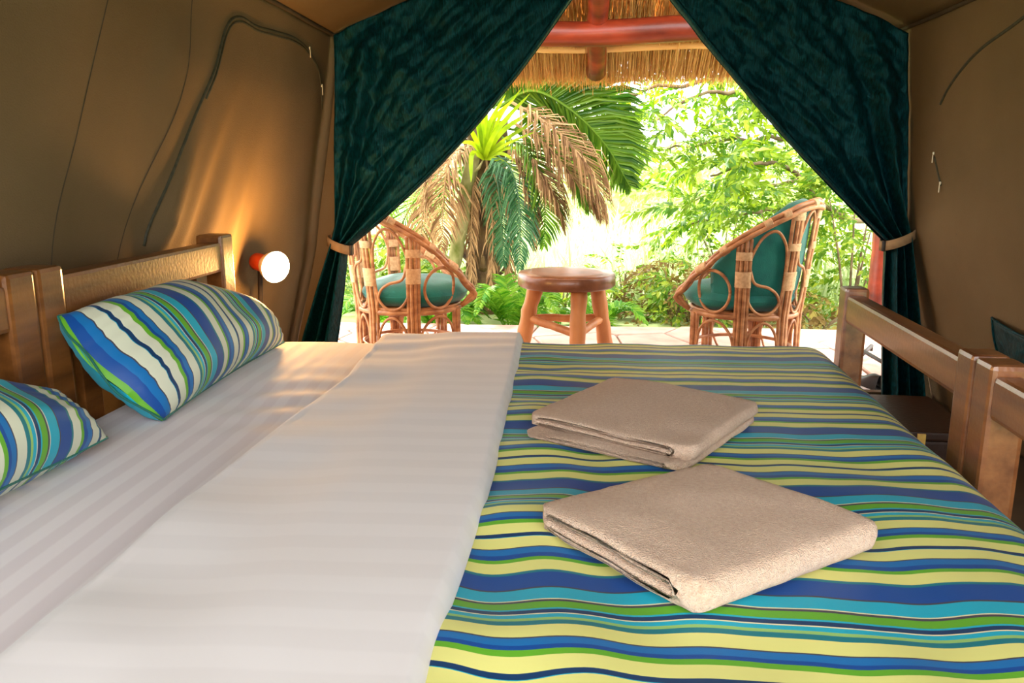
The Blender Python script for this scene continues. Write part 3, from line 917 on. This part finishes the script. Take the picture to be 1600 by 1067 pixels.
    for sgn in (1, -1):
        # ring near the arm tip
        c, rr = 68*sgn, .115
        P = []
        for k in range(25):
            a = 2*PI*k/24
            P.append(barrel(D(c)+rr/.37*math.cos(a), SEAT_Z+.135+rr*math.sin(a), .008))
        cane('bent_cane', P, .0095, 72, seg=7)
        for a0, a1, zt_ in ((103, 137, .815), (149, 174, .915)):
            a0 *= sgn; a1 *= sgn
            loop(a0, a1, [(0, zt_-.26), (.0, zt_-.16), (.25, zt_-.05), (.6, zt_-.015), (.9, zt_-.09), (1, zt_-.2)])
            loop(a0, a1, [(0, zt_-.22), (.15, zt_-.29), (.55, zt_-.315), (.85, zt_-.36), (1, zt_-.44)])
            loop(a0, a1, [(0, SEAT_Z+.16), (.0, SEAT_Z+.09), (.25, SEAT_Z+.03), (.6, SEAT_Z+.02), (.9, SEAT_Z+.07), (1, SEAT_Z+.16)])
        # arches between the legs
        for a0, a1 in ((46, 91), (103, 137), (149, 174)):
            a0 *= sgn; a1 *= sgn
            loop(a0, a1, [(.0, .03), (.02, .16), (.12, .25), (.4, .305), (.7, .295), (.93, .23), (1, .14), (1, .03)])
            loop(a0, a1, [(0, .16), (.2, .06), (.4, .015)], .0075)
            loop(a0, a1, [(1, .16), (.8, .06), (.6, .015)], .0075)
    # seat cushion
    m = MB(); pr = []
    for k in range(25):
        a = -PI/2+PI*k/24
        r = .30+.055*abs(math.cos(a))**.8 if abs(math.cos(a)) > .01 else .30
        pr.append((max(.01, .365*abs(math.cos(a))**.42), SEAT_Z+.085+.072*math.sin(a)))
    m.lathe(pr, 44)
    m.v = [(x*1.0+(.035 if True else 0), y, z+.014*nz(x*5, y*5, 2)+.018*max(0, 1-(x*x+y*y)/.12)*(1 if z > SEAT_Z+.08 else 0)) for x, y, z in m.v]
    m.v = [(x*.95, y*.93, z) for x, y, z in m.v]
    sc_ = m.build('seat_cushion', M['cushion'], t)
    m = MB(); m.tube([(.95*(.362*math.cos(2*PI*k/44)+.035), .93*.362*math.sin(2*PI*k/44), SEAT_Z+.085) for k in range(45)], .005, 6, cap=False)
    m.build('piping', M['cushion'], sc_)
    if back:
        m = MB(); nu, nv = 48, 20
        def bc(u, v):
            ph = D(62+(298-62)*u); php = ph if ph <= PI else ph-2*PI
            rz_ = rim_pt(php); zt_ = rz_.z+.028*smooth01((abs(php)-1.5)/.9)
            zb = SEAT_Z+.075
            a = 2*PI*v
            th = .055*(math.sin(PI*max(.02, min(.98, u)))**.35)
            hz = (zt_-zb)/2; zc = (zt_+zb)/2
            z = zc+hz*math.copysign(abs(math.sin(a))**.55, math.sin(a))
            rr_ = barrel(ph, z).xy.length-.022-th+th*math.copysign(abs(math.cos(a))**.7, math.cos(a))
            rr_ += .010*math.sin(u*PI*6)*math.copysign(1, math.cos(a))*.4
            return Vector((rr_*math.cos(ph), rr_*math.sin(ph), z))
        m.grid(bc, nu, nv)
        m.f.append(tuple(j_*(nu+1) for j_ in range(nv))); m.f.append(tuple(j_*(nu+1)+nu for j_ in reversed(range(nv))))
        m.build('back_cushion', M['cushion'], t)
    return t
cr_ = at(1164, 420, 4.52); cl_ = at(640, 420, 4.52)
chair('rattan_chair', 'rattan barrel chair with teal back and seat cushions, right of the stool', (cr_.x, 4.52, .004), math.radians(160), True)
chair('rattan_chair', 'rattan chair with only a teal seat cushion, partly behind the curtain', (cl_.x, 4.52, .004), math.radians(22), False)

# ------------------------------------------------------------------ log stool
sc0 = at(885, 425, 4.72)
st = thing('log_stool', 'rustic slab-topped stool on three peeled log legs between the chairs', 'stool', (sc0.x, 4.72, .004))
m = MB(); prof = []
seg = 48
tz = .505
for r, z in ((.01, tz), (.20, tz), (.278, tz-.002), (.288, tz-.012), (.290, tz-.070), (.278, tz-.082), (.01, tz-.084)): prof.append((r, z))
m.lathe(prof, seg)
m.v = [(x*(1+.035*nz(math.atan2(y, x)*1.6, 3)+.015*nz(math.atan2(y, x)*5, 1)), y*(1+.035*nz(math.atan2(y, x)*1.6, 3)), z) for x, y, z in m.v]
m.build('seat_slab', M['stooltop'], st)
lt = {}
for k, (a, b) in enumerate((((-.185, .07), (-.275, .10)), ((.075, -.17), (.070, -.22)), ((.185, .10), (.25, .14)))):
    pts = [(a[0]+(b[0]-a[0])*i/10+.008*nz(i*.4, k*3), a[1]+(b[1]-a[1])*i/10+.008*nz(i*.4, k*3+9), (tz-.085)*(1-i/10)) for i in range(11)]
    m = MB(); m.tube(pts, [.046+.006*nz(i*.5, k)+(.004 if k == 0 and i == 4 else 0) for i in range(11)], 12)
    m.build('leg', M['stoolwood'], st); lt[k] = pts
for i, j_ in ((0, 1), (1, 2), (0, 2)):
    p, q = Vector(lt[i][5]), Vector(lt[j_][5])
    if (i, j_) == (1, 2): p = Vector(lt[1][6])
    if (i, j_) == (0, 1): q = Vector(lt[1][6])
    m = MB(); m.tube([p.lerp(q, s/8)+Vector((0, 0, .008*nz(s*.6, i*4+j_))) for s in range(9)], [.024+.003*nz(s, i) for s in range(9)], 10)
    m.build('stretcher', M['stoolwood'], st)

# ------------------------------------------------------------------ thatched shelter over the terrace
shl = thing('thatched_shelter', 'thatched shelter roof on red varnished poles over the terrace', 'shelter', (.2, 5.7, 0))
so = Vector((.2, 5.7, 0))
SLOPE = .44
def thz(y): return 1.965-(y-6.0)*SLOPE          # underside of the thatch
m = MB()
for side in (0,):
    ya, yb = 4.15, 5.96
    a = [(-3.6, ya, thz(ya)+.10), (4.4, ya, thz(ya)+.10), (4.4, yb, thz(yb)+.09), (-3.6, yb, thz(yb)+.09)]
    b = [(x, y, z+.16) for x, y, z in a]
    m.add([Vector(p)-so for p in a+b], [(0, 3, 2, 1), (4, 5, 6, 7), (0, 1, 5, 4), (1, 2, 6, 5), (2, 3, 7, 6), (3, 0, 4, 7)])
m.build('thatch_core', M['straw'], shl, False)
random.seed(11)
m = MB()
def straw(p, d, ln, w):
    d = d.normalized(); s = d.cross(Vector((0, .3, 1))).normalized()*w; u = s.cross(d).normalized()*w
    q = p+d*ln
    o = len(m.v)
    for c in (p, q):
        for k in range(3):
            a = 2*PI*k/3; m.v.append(tuple(c+s*math.cos(a)*(1 if c is p else .5)+u*math.sin(a)*(1 if c is p else .5)-so))
    m.f += [(o, o+1, o+4, o+3), (o+1, o+2, o+5, o+4), (o+2, o, o+3, o+5), (o+3, o+4, o+5)]
dn = Vector((0, 1, -SLOPE)).normalized()
for i in range(9500):
    x = random.uniform(-1.7, 2.3)
    lay = random.random()
    yst = random.uniform(5.72, 6.02)
    off = random.uniform(-.01, .10)
    p = Vector((x, yst, thz(yst)+off))
    yend = 6.42+random.uniform(-.05, .03)+.03*nz(x*1.4, 1)
    ln = (yend-yst)/dn.y
    d = dn+Vector((random.gauss(.03, .05), 0, random.gauss(-.13, .05)-off*.35))
    straw(p, d, ln*random.uniform(.9, 1.03), random.uniform(.0018, .0034))
for i in range(4200):
    x = random.uniform(-1.5, 2.1); yst = random.uniform(5.2, 5.6); off = random.uniform(0, .08)
    straw(Vector((x, yst, thz(yst)+off)), dn+Vector((random.gauss(.02, .06), 0, random.gauss(0, .05))), random.uniform(.35, .55), random.uniform(.0018, .0034))
o = m.build('straw', M['straw'], shl, False); o['kind'] = 'stuff'
def pole(nm, p, q, r0, r1, mat, wob=.01, n=24, seed=0):
    mm = MB(); p, q = Vector(p), Vector(q)
    mm.tube([p.lerp(q, k/n)+Vector((wob*nz(k*.25, seed), wob*nz(k*.25, seed+7), wob*nz(k*.25, seed+3)))-so for k in range(n+1)], [r0+(r1-r0)*k/n+r0*.10*nz(k*.6, seed+5) for k in range(n+1)], 14)
    return mm.build(nm, mat, shl)
pole('purlin', (-3.5, 5.98, thz(5.98)-.03), (4.3, 5.98, thz(5.98)-.035), .028, .028, M['palepole'], .02, 40, 1)
pole('purlin', (-3.5, 5.42, thz(5.42)-.03), (4.3, 5.42, thz(5.42)-.03), .030, .030, M['palepole'], .02, 40, 2)
pole('beam', (-3.4, 5.62, 1.985), (4.2, 5.62, 1.995), .082, .085, M['redwood'], .02, 40, 3)
rx0 = at(932, 20, 5.4).x
for x_ in (rx0, rx0-1.7, rx0+1.75):
    pole('rafter', (x_, 4.2, thz(4.2)-.075), (x_+.02, 6.20, thz(6.20)-.075), .066, .070, M['redwood'], .012, 24, 4+x_)
for x_ in (at(1374, 420, 5.6).x+.03, -2.3):
    pole('post', (x_, 5.62, -.02), (x_, 5.62, 1.93), .085, .075, M['redwood'], .01, 20, 8+x_)

# ------------------------------------------------------------------ palm
def frond_mesh(pts, ll, nl, droop, spread, seed, width=.020, rr=.012, tip=.35, base_bare=.06, twist=0.0):
    """rachis tube with two rows of folded leaflets"""
    rnd = random.Random(seed)
    P = spline(pts, 40); mb = MB()
    mb.tube(P, [rr*(1-.8*k/40) for k in range(41)], 6)
    for i in range(nl):
        f = base_bare+(1-base_bare)*(i+.5)/nl
        k = min(39, int(f*40)); p = P[k].lerp(P[k+1], f*40-k)
        t = (P[k+1]-P[max(0, k-1)]).normalized()
        sd = t.cross(Vector((0, 0, 1)))
        if sd.length < .25: sd = t.cross(Vector((.25, 1, 0)))
        sd.normalize()
        nrm = sd.cross(t).normalized()
        sd, nrm = sd*math.cos(twist)+nrm*math.sin(twist), nrm*math.cos(twist)-sd*math.sin(twist)
        L = ll*(.45+.55*math.sin(PI*min(1, .18+f*.80)))*(1-(1-tip)*max(0, f-.75)/.25)*rnd.uniform(.82, 1.1)
        for s in (-1, 1):
            d = (sd*s*spread+t*(.55+.45*f)+nrm*.18+Vector((rnd.gauss(0, .09), rnd.gauss(0, .09), rnd.gauss(0, .09)))).normalized()
            w = width*rnd.uniform(.8, 1.15)
            q1 = p+d*L*.5; d2 = (d+Vector((0, 0, -droop*1.0))).normalized(); q2 = q1+d2*L*.5
            wd = d.cross(nrm if abs(d.dot(nrm)) < .9 else sd).normalized()*w*.5
            up_ = wd.cross(d).normalized()*w*.28
            mb.add([p-wd*.5, p+up_*.5, p+wd*.5, q1-wd, q1+up_, q1+wd, q2], [(0, 1, 4, 3), (1, 2, 5, 4), (3, 4, 6), (4, 5, 6)])
    return mb
palm = thing('date_palm', 'date palm with shaggy trunk and hanging dead fronds beyond the stool', 'palm', (at(752, 400, 7.2).x, 7.2, -.3))
po = palm.location.copy()
tb = Vector((po.x, 7.2, -.35)); tt = at(762, 190, 7.2)
m = MB(); ts = [tb.lerp(tt, k/30)+Vector((.03*nz(k*.2, 1), .03*nz(k*.2, 5), 0)) for k in range(31)]
m.tube([p-po for p in ts], [.15+.02*nz(k*1.3, 2)+.03*(k/30) for k in range(31)], 16); m.build('trunk', M['trunk'], palm)
random.seed(3)
for k in range(46):                                   # stubs of old leaf bases up the trunk
    a = random.uniform(0, 2*PI); i = random.randint(6, 29); c = ts[i]-po
    h = Vector((math.cos(a), math.sin(a), 0))
    m = MB(); m.tube([c+h*.12, c+h*.19+Vector((0, 0, .05)), c+h*.235+Vector((0, 0, .15))], [.040, .034, .012], 6, flat=.5)
    m.build('leaf_base', M['trunk'], palm, False)
def frond(pix, mat, ll, nl, droop, spread, seed, width=.02, rr=.012, parent=palm, name='frond', twist=0.0):
    pts = [at(x, y, d)-po for x, y, d in pix]
    fm = frond_mesh(pts, ll, nl, droop, spread, seed, width, rr, twist=twist)
    return fm.build(name, M[mat], parent, False)
G, Dd = 'palm', 'dead'
# arching green fronds
frond([(775, 170, 7.1), (830, 142, 7.0), (890, 170, 6.9), (945, 225, 6.85), (985, 292, 6.8)], G, .58, 105, .35, .95, 1, .032, .016, twist=1.15)
frond([(775, 165, 7.2), (820, 120, 7.1), (885, 118, 7.0), (950, 150, 6.9), (1000, 215, 6.8)], G, .50, 90, .4, .95, 2, .030, .015, twist=.9)
frond([(770, 170, 7.3), (800, 125, 7.3), (850, 110, 7.2), (910, 125, 7.2), (955, 165, 7.1)], G, .44, 70, .5, .95, 3, .026, .014, twist=.8)
frond([(760, 170, 7.2), (720, 110, 7.0), (660, 100, 6.9), (600, 150, 6.8), (560, 230, 6.8)], G, .45, 66, .6, .9, 4, .022, .015)
frond([(755, 180, 7.3), (690, 160, 7.5), (640, 200, 7.6), (610, 280, 7.7), (600, 360, 7.7)], G, .45, 60, .6, .9, 5)
frond([(770, 165, 7.3), (790, 90, 7.8), (830, 50, 8.3), (900, 60, 8.8), (960, 110, 9.1)], G, .5, 60, .5, .9, 6)
frond([(790, 200, 7.2), (850, 215, 7.2), (895, 260, 7.2), (920, 330, 7.2)], G, .44, 80, .6, .9, 7, .026, twist=.6)
frond([(785, 215, 7.0), (830, 240, 6.8), (850, 310, 6.7), (850, 385, 6.7)], G, .38, 56, .8, .8, 8, .02)
frond([(775, 240, 6.9), (800, 270, 6.7), (812, 330, 6.6), (812, 420, 6.6)], 'palmdark', .34, 60, .9, .8, 9, .018)
frond([(770, 250, 6.95), (778, 290, 6.85), (784, 350, 6.85), (786, 415, 6.85)], 'palmdark', .30, 60, .8, .85, 10, .018)
frond([(735, 250, 7.6), (690, 300, 7.9), (665, 370, 8.0), (655, 450, 8.0)], G, .42, 60, .7, .85, 11, .02)
frond([(735, 260, 7.7), (660, 300, 8.3), (620, 370, 8.5), (600, 460, 8.5)], G, .46, 60, .7, .85, 12, .02)
# dead fronds
frond([(800, 160, 7.0), (850, 190, 6.7), (895, 230, 6.5), (928, 285, 6.4), (946, 345, 6.4)], Dd, .46, 92, 1.6, .5, 21, .018, .014)
frond([(800, 190, 7.0), (850, 225, 6.8), (888, 268, 6.6), (915, 305, 6.55), (937, 342, 6.5)], Dd, .40, 86, 1.6, .5, 22, .018, .014)
frond([(795, 215, 7.0), (835, 255, 6.8), (862, 300, 6.7), (880, 360, 6.7)], Dd, .40, 86, 1.6, .5, 23, .018, .013)
frond([(785, 225, 6.95), (812, 250, 6.8), (828, 310, 6.7), (836, 390, 6.7)], Dd, .26, 56, 1.5, .45, 24, .014, .013)
frond([(735, 225, 7.0), (705, 245, 6.8), (694, 300, 6.75), (690, 390, 6.75)], Dd, .40, 66, .9, .85, 25, .018, .012)
frond([(728, 235, 7.1), (680, 270, 7.0), (662, 330, 6.95), (655, 400, 6.95)], Dd, .38, 60, .9, .8, 26, .018, .012)
frond([(760, 250, 6.95), (766, 300, 6.88), (770, 380, 6.88), (764, 480, 6.88)], Dd, .26, 56, 1.4, .35, 27, .014, .010)
frond([(785, 260, 6.95), (798, 330, 6.85), (796, 420, 6.85), (790, 505, 6.85)], Dd, .24, 56, 1.4, .35, 28, .014, .010)
frond([(742, 260, 6.95), (738, 320, 6.9), (736, 400, 6.9), (742, 490, 6.9)], Dd, .22, 50, 1.4, .35, 29, .014, .010)

# strap fern growing on the palm trunk
ef = thing('strap_fern', 'yellow-green strap-leaved fern growing on the palm trunk', 'fern', at(757, 248, 6.86))
eo = ef.location.copy()
def strap(p1, p2, w, d0=6.86, d1=6.7):
    a = eo.copy(); b = at(p1[0], p1[1], (d0+d1)/2); c = at(p2[0], p2[1], d1)
    P = spline([a, b, c], 14); m = MB()
    for k, p in enumerate(P):
        t = (P[min(k+1, 14)]-P[max(k-1, 0)]).normalized()
        s = t.cross(Vector((.1, -1, .2))).normalized(); f = k/14
        ww = w*(.45+.55*math.sin(PI*min(1, f*.9+.15)))*(1 if f < .9 else (1-f)/.1*.9+.1)*(1+.18*nz(k*1.7, p1[0]))
        up_ = s.cross(t)*ww*.35
        m.v += [tuple(p-s*ww-eo), tuple(p+up_*-1-eo), tuple(p+s*ww-eo)]
        if k:
            o = 3*k; m.f += [(o-3, o-2, o+1, o), (o-2, o-1, o+2, o+1)]
    m.build('leaf', M['fern'], ef)
for p1, p2, w in (((760, 185), (756, 140), .02), ((780, 185), (815, 138), .02), ((792, 225), (838, 205), .018), ((745, 190), (735, 150), .02), ((762, 200), (790, 148), .028), ((775, 205), (828, 146), .03), ((785, 205), (838, 170), .03), ((790, 218), (842, 186), .026), ((755, 195), (768, 150), .03),
                  ((748, 200), (744, 165), .028), ((742, 215), (728, 190), .028), ((770, 190), (806, 152), .026), ((738, 240), (736, 285), .03), ((790, 232), (825, 232), .022),
                  ((780, 250), (828, 278), .022), ((768, 215), (800, 180), .028), ((765, 225), (782, 190), .03), ((740, 225), (716, 222), .026), ((785, 240), (818, 262), .02), ((752, 220), (750, 190), .03)):
    strap(p1, p2, w*.72, 6.86, 6.86-random.uniform(.05, .35))

# leaning mossy trunk beside the palm
mt = thing('mossy_trunk', 'slender lichen-covered trunk leaning against the palm', 'tree', (at(700, 400, 6.9).x, 6.9, -.3))
m = MB(); A, B = Vector((at(690, 480, 6.9).x, 6.9, -.35)), at(742, 225, 6.95)
m.tube([A.lerp(B, k/24)+Vector((.025*nz(k*.3, 2), 0, 0))-mt.location for k in range(25)], [.062+.012*nz(k*.9, 4) for k in range(25)], 12)
m.build('trunk', M['moss'], mt)
for k in range(7):
    c = A.lerp(B, .3+.09*k)-mt.location; a = random.uniform(0, 6)
    mm = MB(); mm.tube([c, c+Vector((.11*math.cos(a), -.05, .07)), c+Vector((.16*math.cos(a), -.07, .14))], [.02, .014, .004], 6); mm.build('stub', M['moss'], mt)
pt_ = thing('pale_trunk', 'thin pale tree trunk seen behind the chair beside the curtain', 'tree', (at(611, 420, 9).x, 9, -.5))
m = MB(); m.tube([Vector((.04*nz(k*.3, 8), 0, k*.16)) for k in range(21)], [.062-.001*k for k in range(21)], 12); m.build('trunk', M['palebark'], pt_)

# ------------------------------------------------------------------ leaves on twigs: shared meshes
def spray_mesh(name, mat, nl, ll, lw, tw, seed, droop=.25):
    rnd = random.Random(seed); m = MB()
    P = spline([(0, 0, 0), (tw*.5, .03*rnd.uniform(-1, 1), .05), (tw, .05*rnd.uniform(-1, 1), -.02)], 8)
    m.tube(P, [.004*(1-.7*k/8) for k in range(9)], 3, cap=False)
    for i in range(nl):
        f = .12+.88*i/(nl-1); k = min(7, int(f*8)); p = P[k].lerp(P[k+1], f*8-k)
        s = 1 if i % 2 else -1
        d = Vector((.55+.5*f, s*(1.0-.6*f)*rnd.uniform(.6, 1.2), rnd.uniform(-.5, .45)-droop)).normalized()
        L = ll*rnd.uniform(.7, 1.15); w = lw*rnd.uniform(.8, 1.2)
        sd = d.cross(Vector((rnd.uniform(-.5, .5), rnd.uniform(-.5, .5), 1))).normalized(); up_ = sd.cross(d)
        a = p+d*.015; b = p+d*L*.45-Vector((0, 0, L*.04)); c = p+d*L-Vector((0, 0, L*.18))
        m.add([a, b-sd*w/2+up_*w*.18, b, b+sd*w/2+up_*w*.18, c], [(0, 2, 1), (0, 3, 2), (1, 2, 4), (2, 3, 4)])
    return m.mesh(name, M[mat], False)
SPR = {
    'tree': [spray_mesh('tree_spray', 'leafA', 26, .110, .043, .44, 100+k) for k in range(5)],
    'shrub': [spray_mesh('shrub_spray', 'leafB', 14, .085, .040, .28, 200+k, .1) for k in range(4)],
    'dry': [spray_mesh('dry_spray', 'leafC', 13, .075, .034, .28, 300+k, .3) for k in range(3)],
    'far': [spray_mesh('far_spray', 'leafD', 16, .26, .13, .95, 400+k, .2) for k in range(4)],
}
def put_spray(parent, kind, p, rnd, sc=1.0, out=None):
    me = rnd.choice(SPR[kind])
    yaw = rnd.uniform(0, 2*PI) if out is None else math.atan2(out.y, out.x)+rnd.gauss(0, .6)
    return link('leaf_spray', me, parent, p-parent.location, (rnd.gauss(0, .5), rnd.gauss(.15, .45), yaw), sc*rnd.uniform(.8, 1.25))

# leafy tree reaching in from the curtain side
rnd = random.Random(21)
tree = thing('leafy_tree', 'bright green broadleaf tree spreading its branches behind the cushioned chair', 'tree', (at(1440, 400, 8.4).x, 8.4, -.5))
to = tree.location.copy()
m = MB(); m.tube([Vector((.05*nz(k*.3, 1), .05*nz(k*.3, 4), k*.2)) for k in range(24)], [.14-.003*k for k in range(24)], 12); m.build('trunk', M['branch'], tree)
BR = [[(1440, 300, 8.4), (1330, 345, 8.0), (1230, 262, 7.7), (1170, 258, 7.5), (1110, 275, 7.4)],
      [(1440, 230, 8.4), (1330, 225, 8.2), (1220, 218, 7.9), (1130, 220, 7.8), (1040, 235, 7.7)],
      [(1440, 160, 8.4), (1300, 150, 8.0), (1190, 140, 7.8), (1090, 150, 7.6), (1020, 190, 7.5)],
      [(1440, 330, 8.4), (1340, 340, 8.4), (1240, 330, 8.2), (1160, 335, 8.1), (1080, 350, 8.0)],
      [(1440, 90, 8.4), (1280, 80, 8.6), (1150, 100, 8.8), (1040, 125, 9.0), (950, 175, 9.0)],
      [(1440, 120, 8.4), (1270, 110, 8.0), (1130, 125, 7.8), (1010, 140, 7.7), (935, 165, 7.6)],
      [(1440, 250, 8.4), (1340, 270, 8.9), (1230, 285, 9.2), (1140, 300, 9.3), (1060, 320, 9.3)]]
brp = []
for b in BR:
    P = spline([at(*q) for q in b], 24)
    P = [p+Vector((0, 0, .06*nz(i*.5, b[1][1]))) for i, p in enumerate(P)]
    m = MB(); m.tube([p-to for p in P], [.035-.0011*k for k in range(25)], 7); m.build('branch', M['branch'], tree)
    brp.append(P)
count = 0
while count < 292:
    P = rnd.choice(brp); k = rnd.randint(5, 24); p = P[k]
    off = Vector((rnd.gauss(0, .22), rnd.gauss(0, .28), rnd.gauss(-.02, .17)))
    put_spray(tree, 'tree', p+off, rnd, 1.0, off); count += 1

# shrubs behind the terrace
def shrub(name, label, px, y, wx, h, kind, n, seed, sc=1.0, z0=-.35):
    rnd = random.Random(seed); c = at(px, 450, y)
    t = thing(name, label, 'shrub', (c.x, y, z0), 0, 'undergrowth behind the terrace')
    for k in range(5):
        a = rnd.uniform(0, 2*PI); q = Vector((math.cos(a)*wx*.5, math.sin(a)*wx*.35, h*rnd.uniform(.6, .9)))
        m = MB(); m.tube([(0, 0, 0), q*.5+Vector((0, 0, .1)), q], [.014, .010, .004], 5); m.build('stem', M['branch'], t)
    for k in range(n):
        a = rnd.uniform(0, 2*PI); f = rnd.random()**.5; zz = rnd.uniform(.05, 1)
        w = math.sin(PI*min(1, .25+.62*zz))
        out = Vector((math.cos(a)*wx*f*w, math.sin(a)*wx*.75*f*w, zz*h))
        put_spray(t, kind, t.location+out, rnd, sc, out)
    return t
shrub('shrub', 'leafy yellow-green shrub filling the gap between cushioned chair and right curtain', 1330, 7.0, .55, 1.55, 'shrub', 150, 31)
shrub('shrub', 'tall pale green shrub directly behind the cushioned chair back', 1230, 8.0, .6, 1.3, 'shrub', 90, 32)
shrub('shrub', 'brownish dry bush low between stool and cushioned chair', 1055, 6.9, .36, .70, 'dry', 70, 33)
shrub('shrub', 'green bush in front of the dry brown one, beside the cushioned chair', 1085, 6.75, .35, .66, 'shrub', 60, 34, .9)
shrub('shrub', 'rounded green bush right behind the stool\'s right leg', 975, 7.4, .42, .62, 'shrub', 66, 35, .9)
shrub('shrub', 'dense green bush seen under the stool top', 880, 6.9, .40, .55, 'shrub', 60, 36, .9)
shrub('shrub', 'bush at the foot of the palm, left of the trunk', 665, 7.6, .45, .75, 'shrub', 70, 37)
shrub('shrub', 'bush behind the left chair next to the curtain', 575, 7.3, .5, .85, 'shrub', 80, 38)
shrub('shrub', 'sparse brown bush at the terrace edge under the cushioned chair', 1180, 6.6, .45, .48, 'dry', 56, 39)
shrub('shrub', 'dry brown bush at the terrace edge beside the red post', 1285, 6.4, .32, .42, 'dry', 44, 40)
shrub('shrub', 'light green bush rising between the tree and the stool', 1130, 8.6, .6, 1.15, 'shrub', 80, 41)

# ground ferns
def fern_plant(label, px, y, seed, n=9, L=.55):
    rnd = random.Random(seed); c = at(px, 480, y)
    t = thing('ground_fern', label, 'fern', (c.x, y, -.3), 0, 'ferns at the terrace edge')
    for k in range(n):
        a = 2*PI*k/n+rnd.uniform(-.3, .3); h = Vector((math.cos(a), math.sin(a), 0)); l = L*rnd.uniform(.8, 1.2)
        pts = [(0, 0, 0), h*l*.3+Vector((0, 0, l*.65)), h*l*.75+Vector((0, 0, l*.9)), h*l*1.15+Vector((0, 0, l*.62))]
        frond_mesh(pts, .15, 34, .3, 1.0, seed*50+k, .022, .005, .2, .2).build('frond', M['groundfern'], t, False)
    return t
fern_plant('bright fern at the terrace edge between palm trunk and stool', 800, 6.25, 1, 11, .52)
fern_plant('bright fern beside the palm foot, closer to the cushionless chair', 690, 6.2, 2, 10, .42)
fern_plant('small fern seen between the two right legs of the stool', 930, 6.25, 3, 9, .36)
fern_plant('fern under the seat of the curtain-side chair', 600, 6.2, 4, 10, .42)

# reed meadow and distant foliage
rnd = random.Random(77); m = MB()
for i in range(11000):
    y = 7.5+(rnd.random()**1.6)*26; x = rnd.uniform(-.55, .62)*y+.2
    z = -.12-.5*smooth01((y-5.8)/6)+(.055*(y-14)*smooth01((y-14)/30) if y > 14 else 0)-.05
    L = rnd.uniform(.35, .95)*(1 if y < 12 else 1.4); w = .008*(1+y/14)
    d = Vector((rnd.gauss(0, .22), rnd.gauss(0, .22), 1)).normalized()
    s = Vector((rnd.uniform(-1, 1), rnd.uniform(-.4, .4), 0)).normalized()*w
    p = Vector((x, y, z)); q = p+d*L*.6; e = p+d*L+Vector((d.x*L*.5, d.y*L*.5, -L*.12))
    m.add([p-s, p+s, q-s*.8, q+s*.8, e], [(0, 1, 3, 2), (2, 3, 4)])
o = m.build('reed_grass', M['grass'], None, False)
tag(o, 'pale green reed grass covering the meadow beyond the terrace', 'grass', kind='stuff')
def far_tree(label, px, py, y, rx_, rz_, n, seed):
    rnd = random.Random(seed); c = at(px, py, y)
    t = thing('distant_tree', label, 'tree', (c.x, y, -.6), 0, 'pale trees beyond the meadow')
    m = MB(); m.tube([(0, 0, 0), (.1, 0, c.z*.5), (0, 0, c.z+.4)], [.2, .16, .08], 8); m.build('trunk', M['branch'], t)
    for k in range(n):
        v = Vector((rnd.gauss(0, 1), rnd.gauss(0, 1), rnd.gauss(0, 1))).normalized()*rnd.random()**.4
        put_spray(t, 'far', Vector((c.x+v.x*rx_, y+v.y*rx_*.6, c.z+v.z*rz_)), rnd, 1.0, v)
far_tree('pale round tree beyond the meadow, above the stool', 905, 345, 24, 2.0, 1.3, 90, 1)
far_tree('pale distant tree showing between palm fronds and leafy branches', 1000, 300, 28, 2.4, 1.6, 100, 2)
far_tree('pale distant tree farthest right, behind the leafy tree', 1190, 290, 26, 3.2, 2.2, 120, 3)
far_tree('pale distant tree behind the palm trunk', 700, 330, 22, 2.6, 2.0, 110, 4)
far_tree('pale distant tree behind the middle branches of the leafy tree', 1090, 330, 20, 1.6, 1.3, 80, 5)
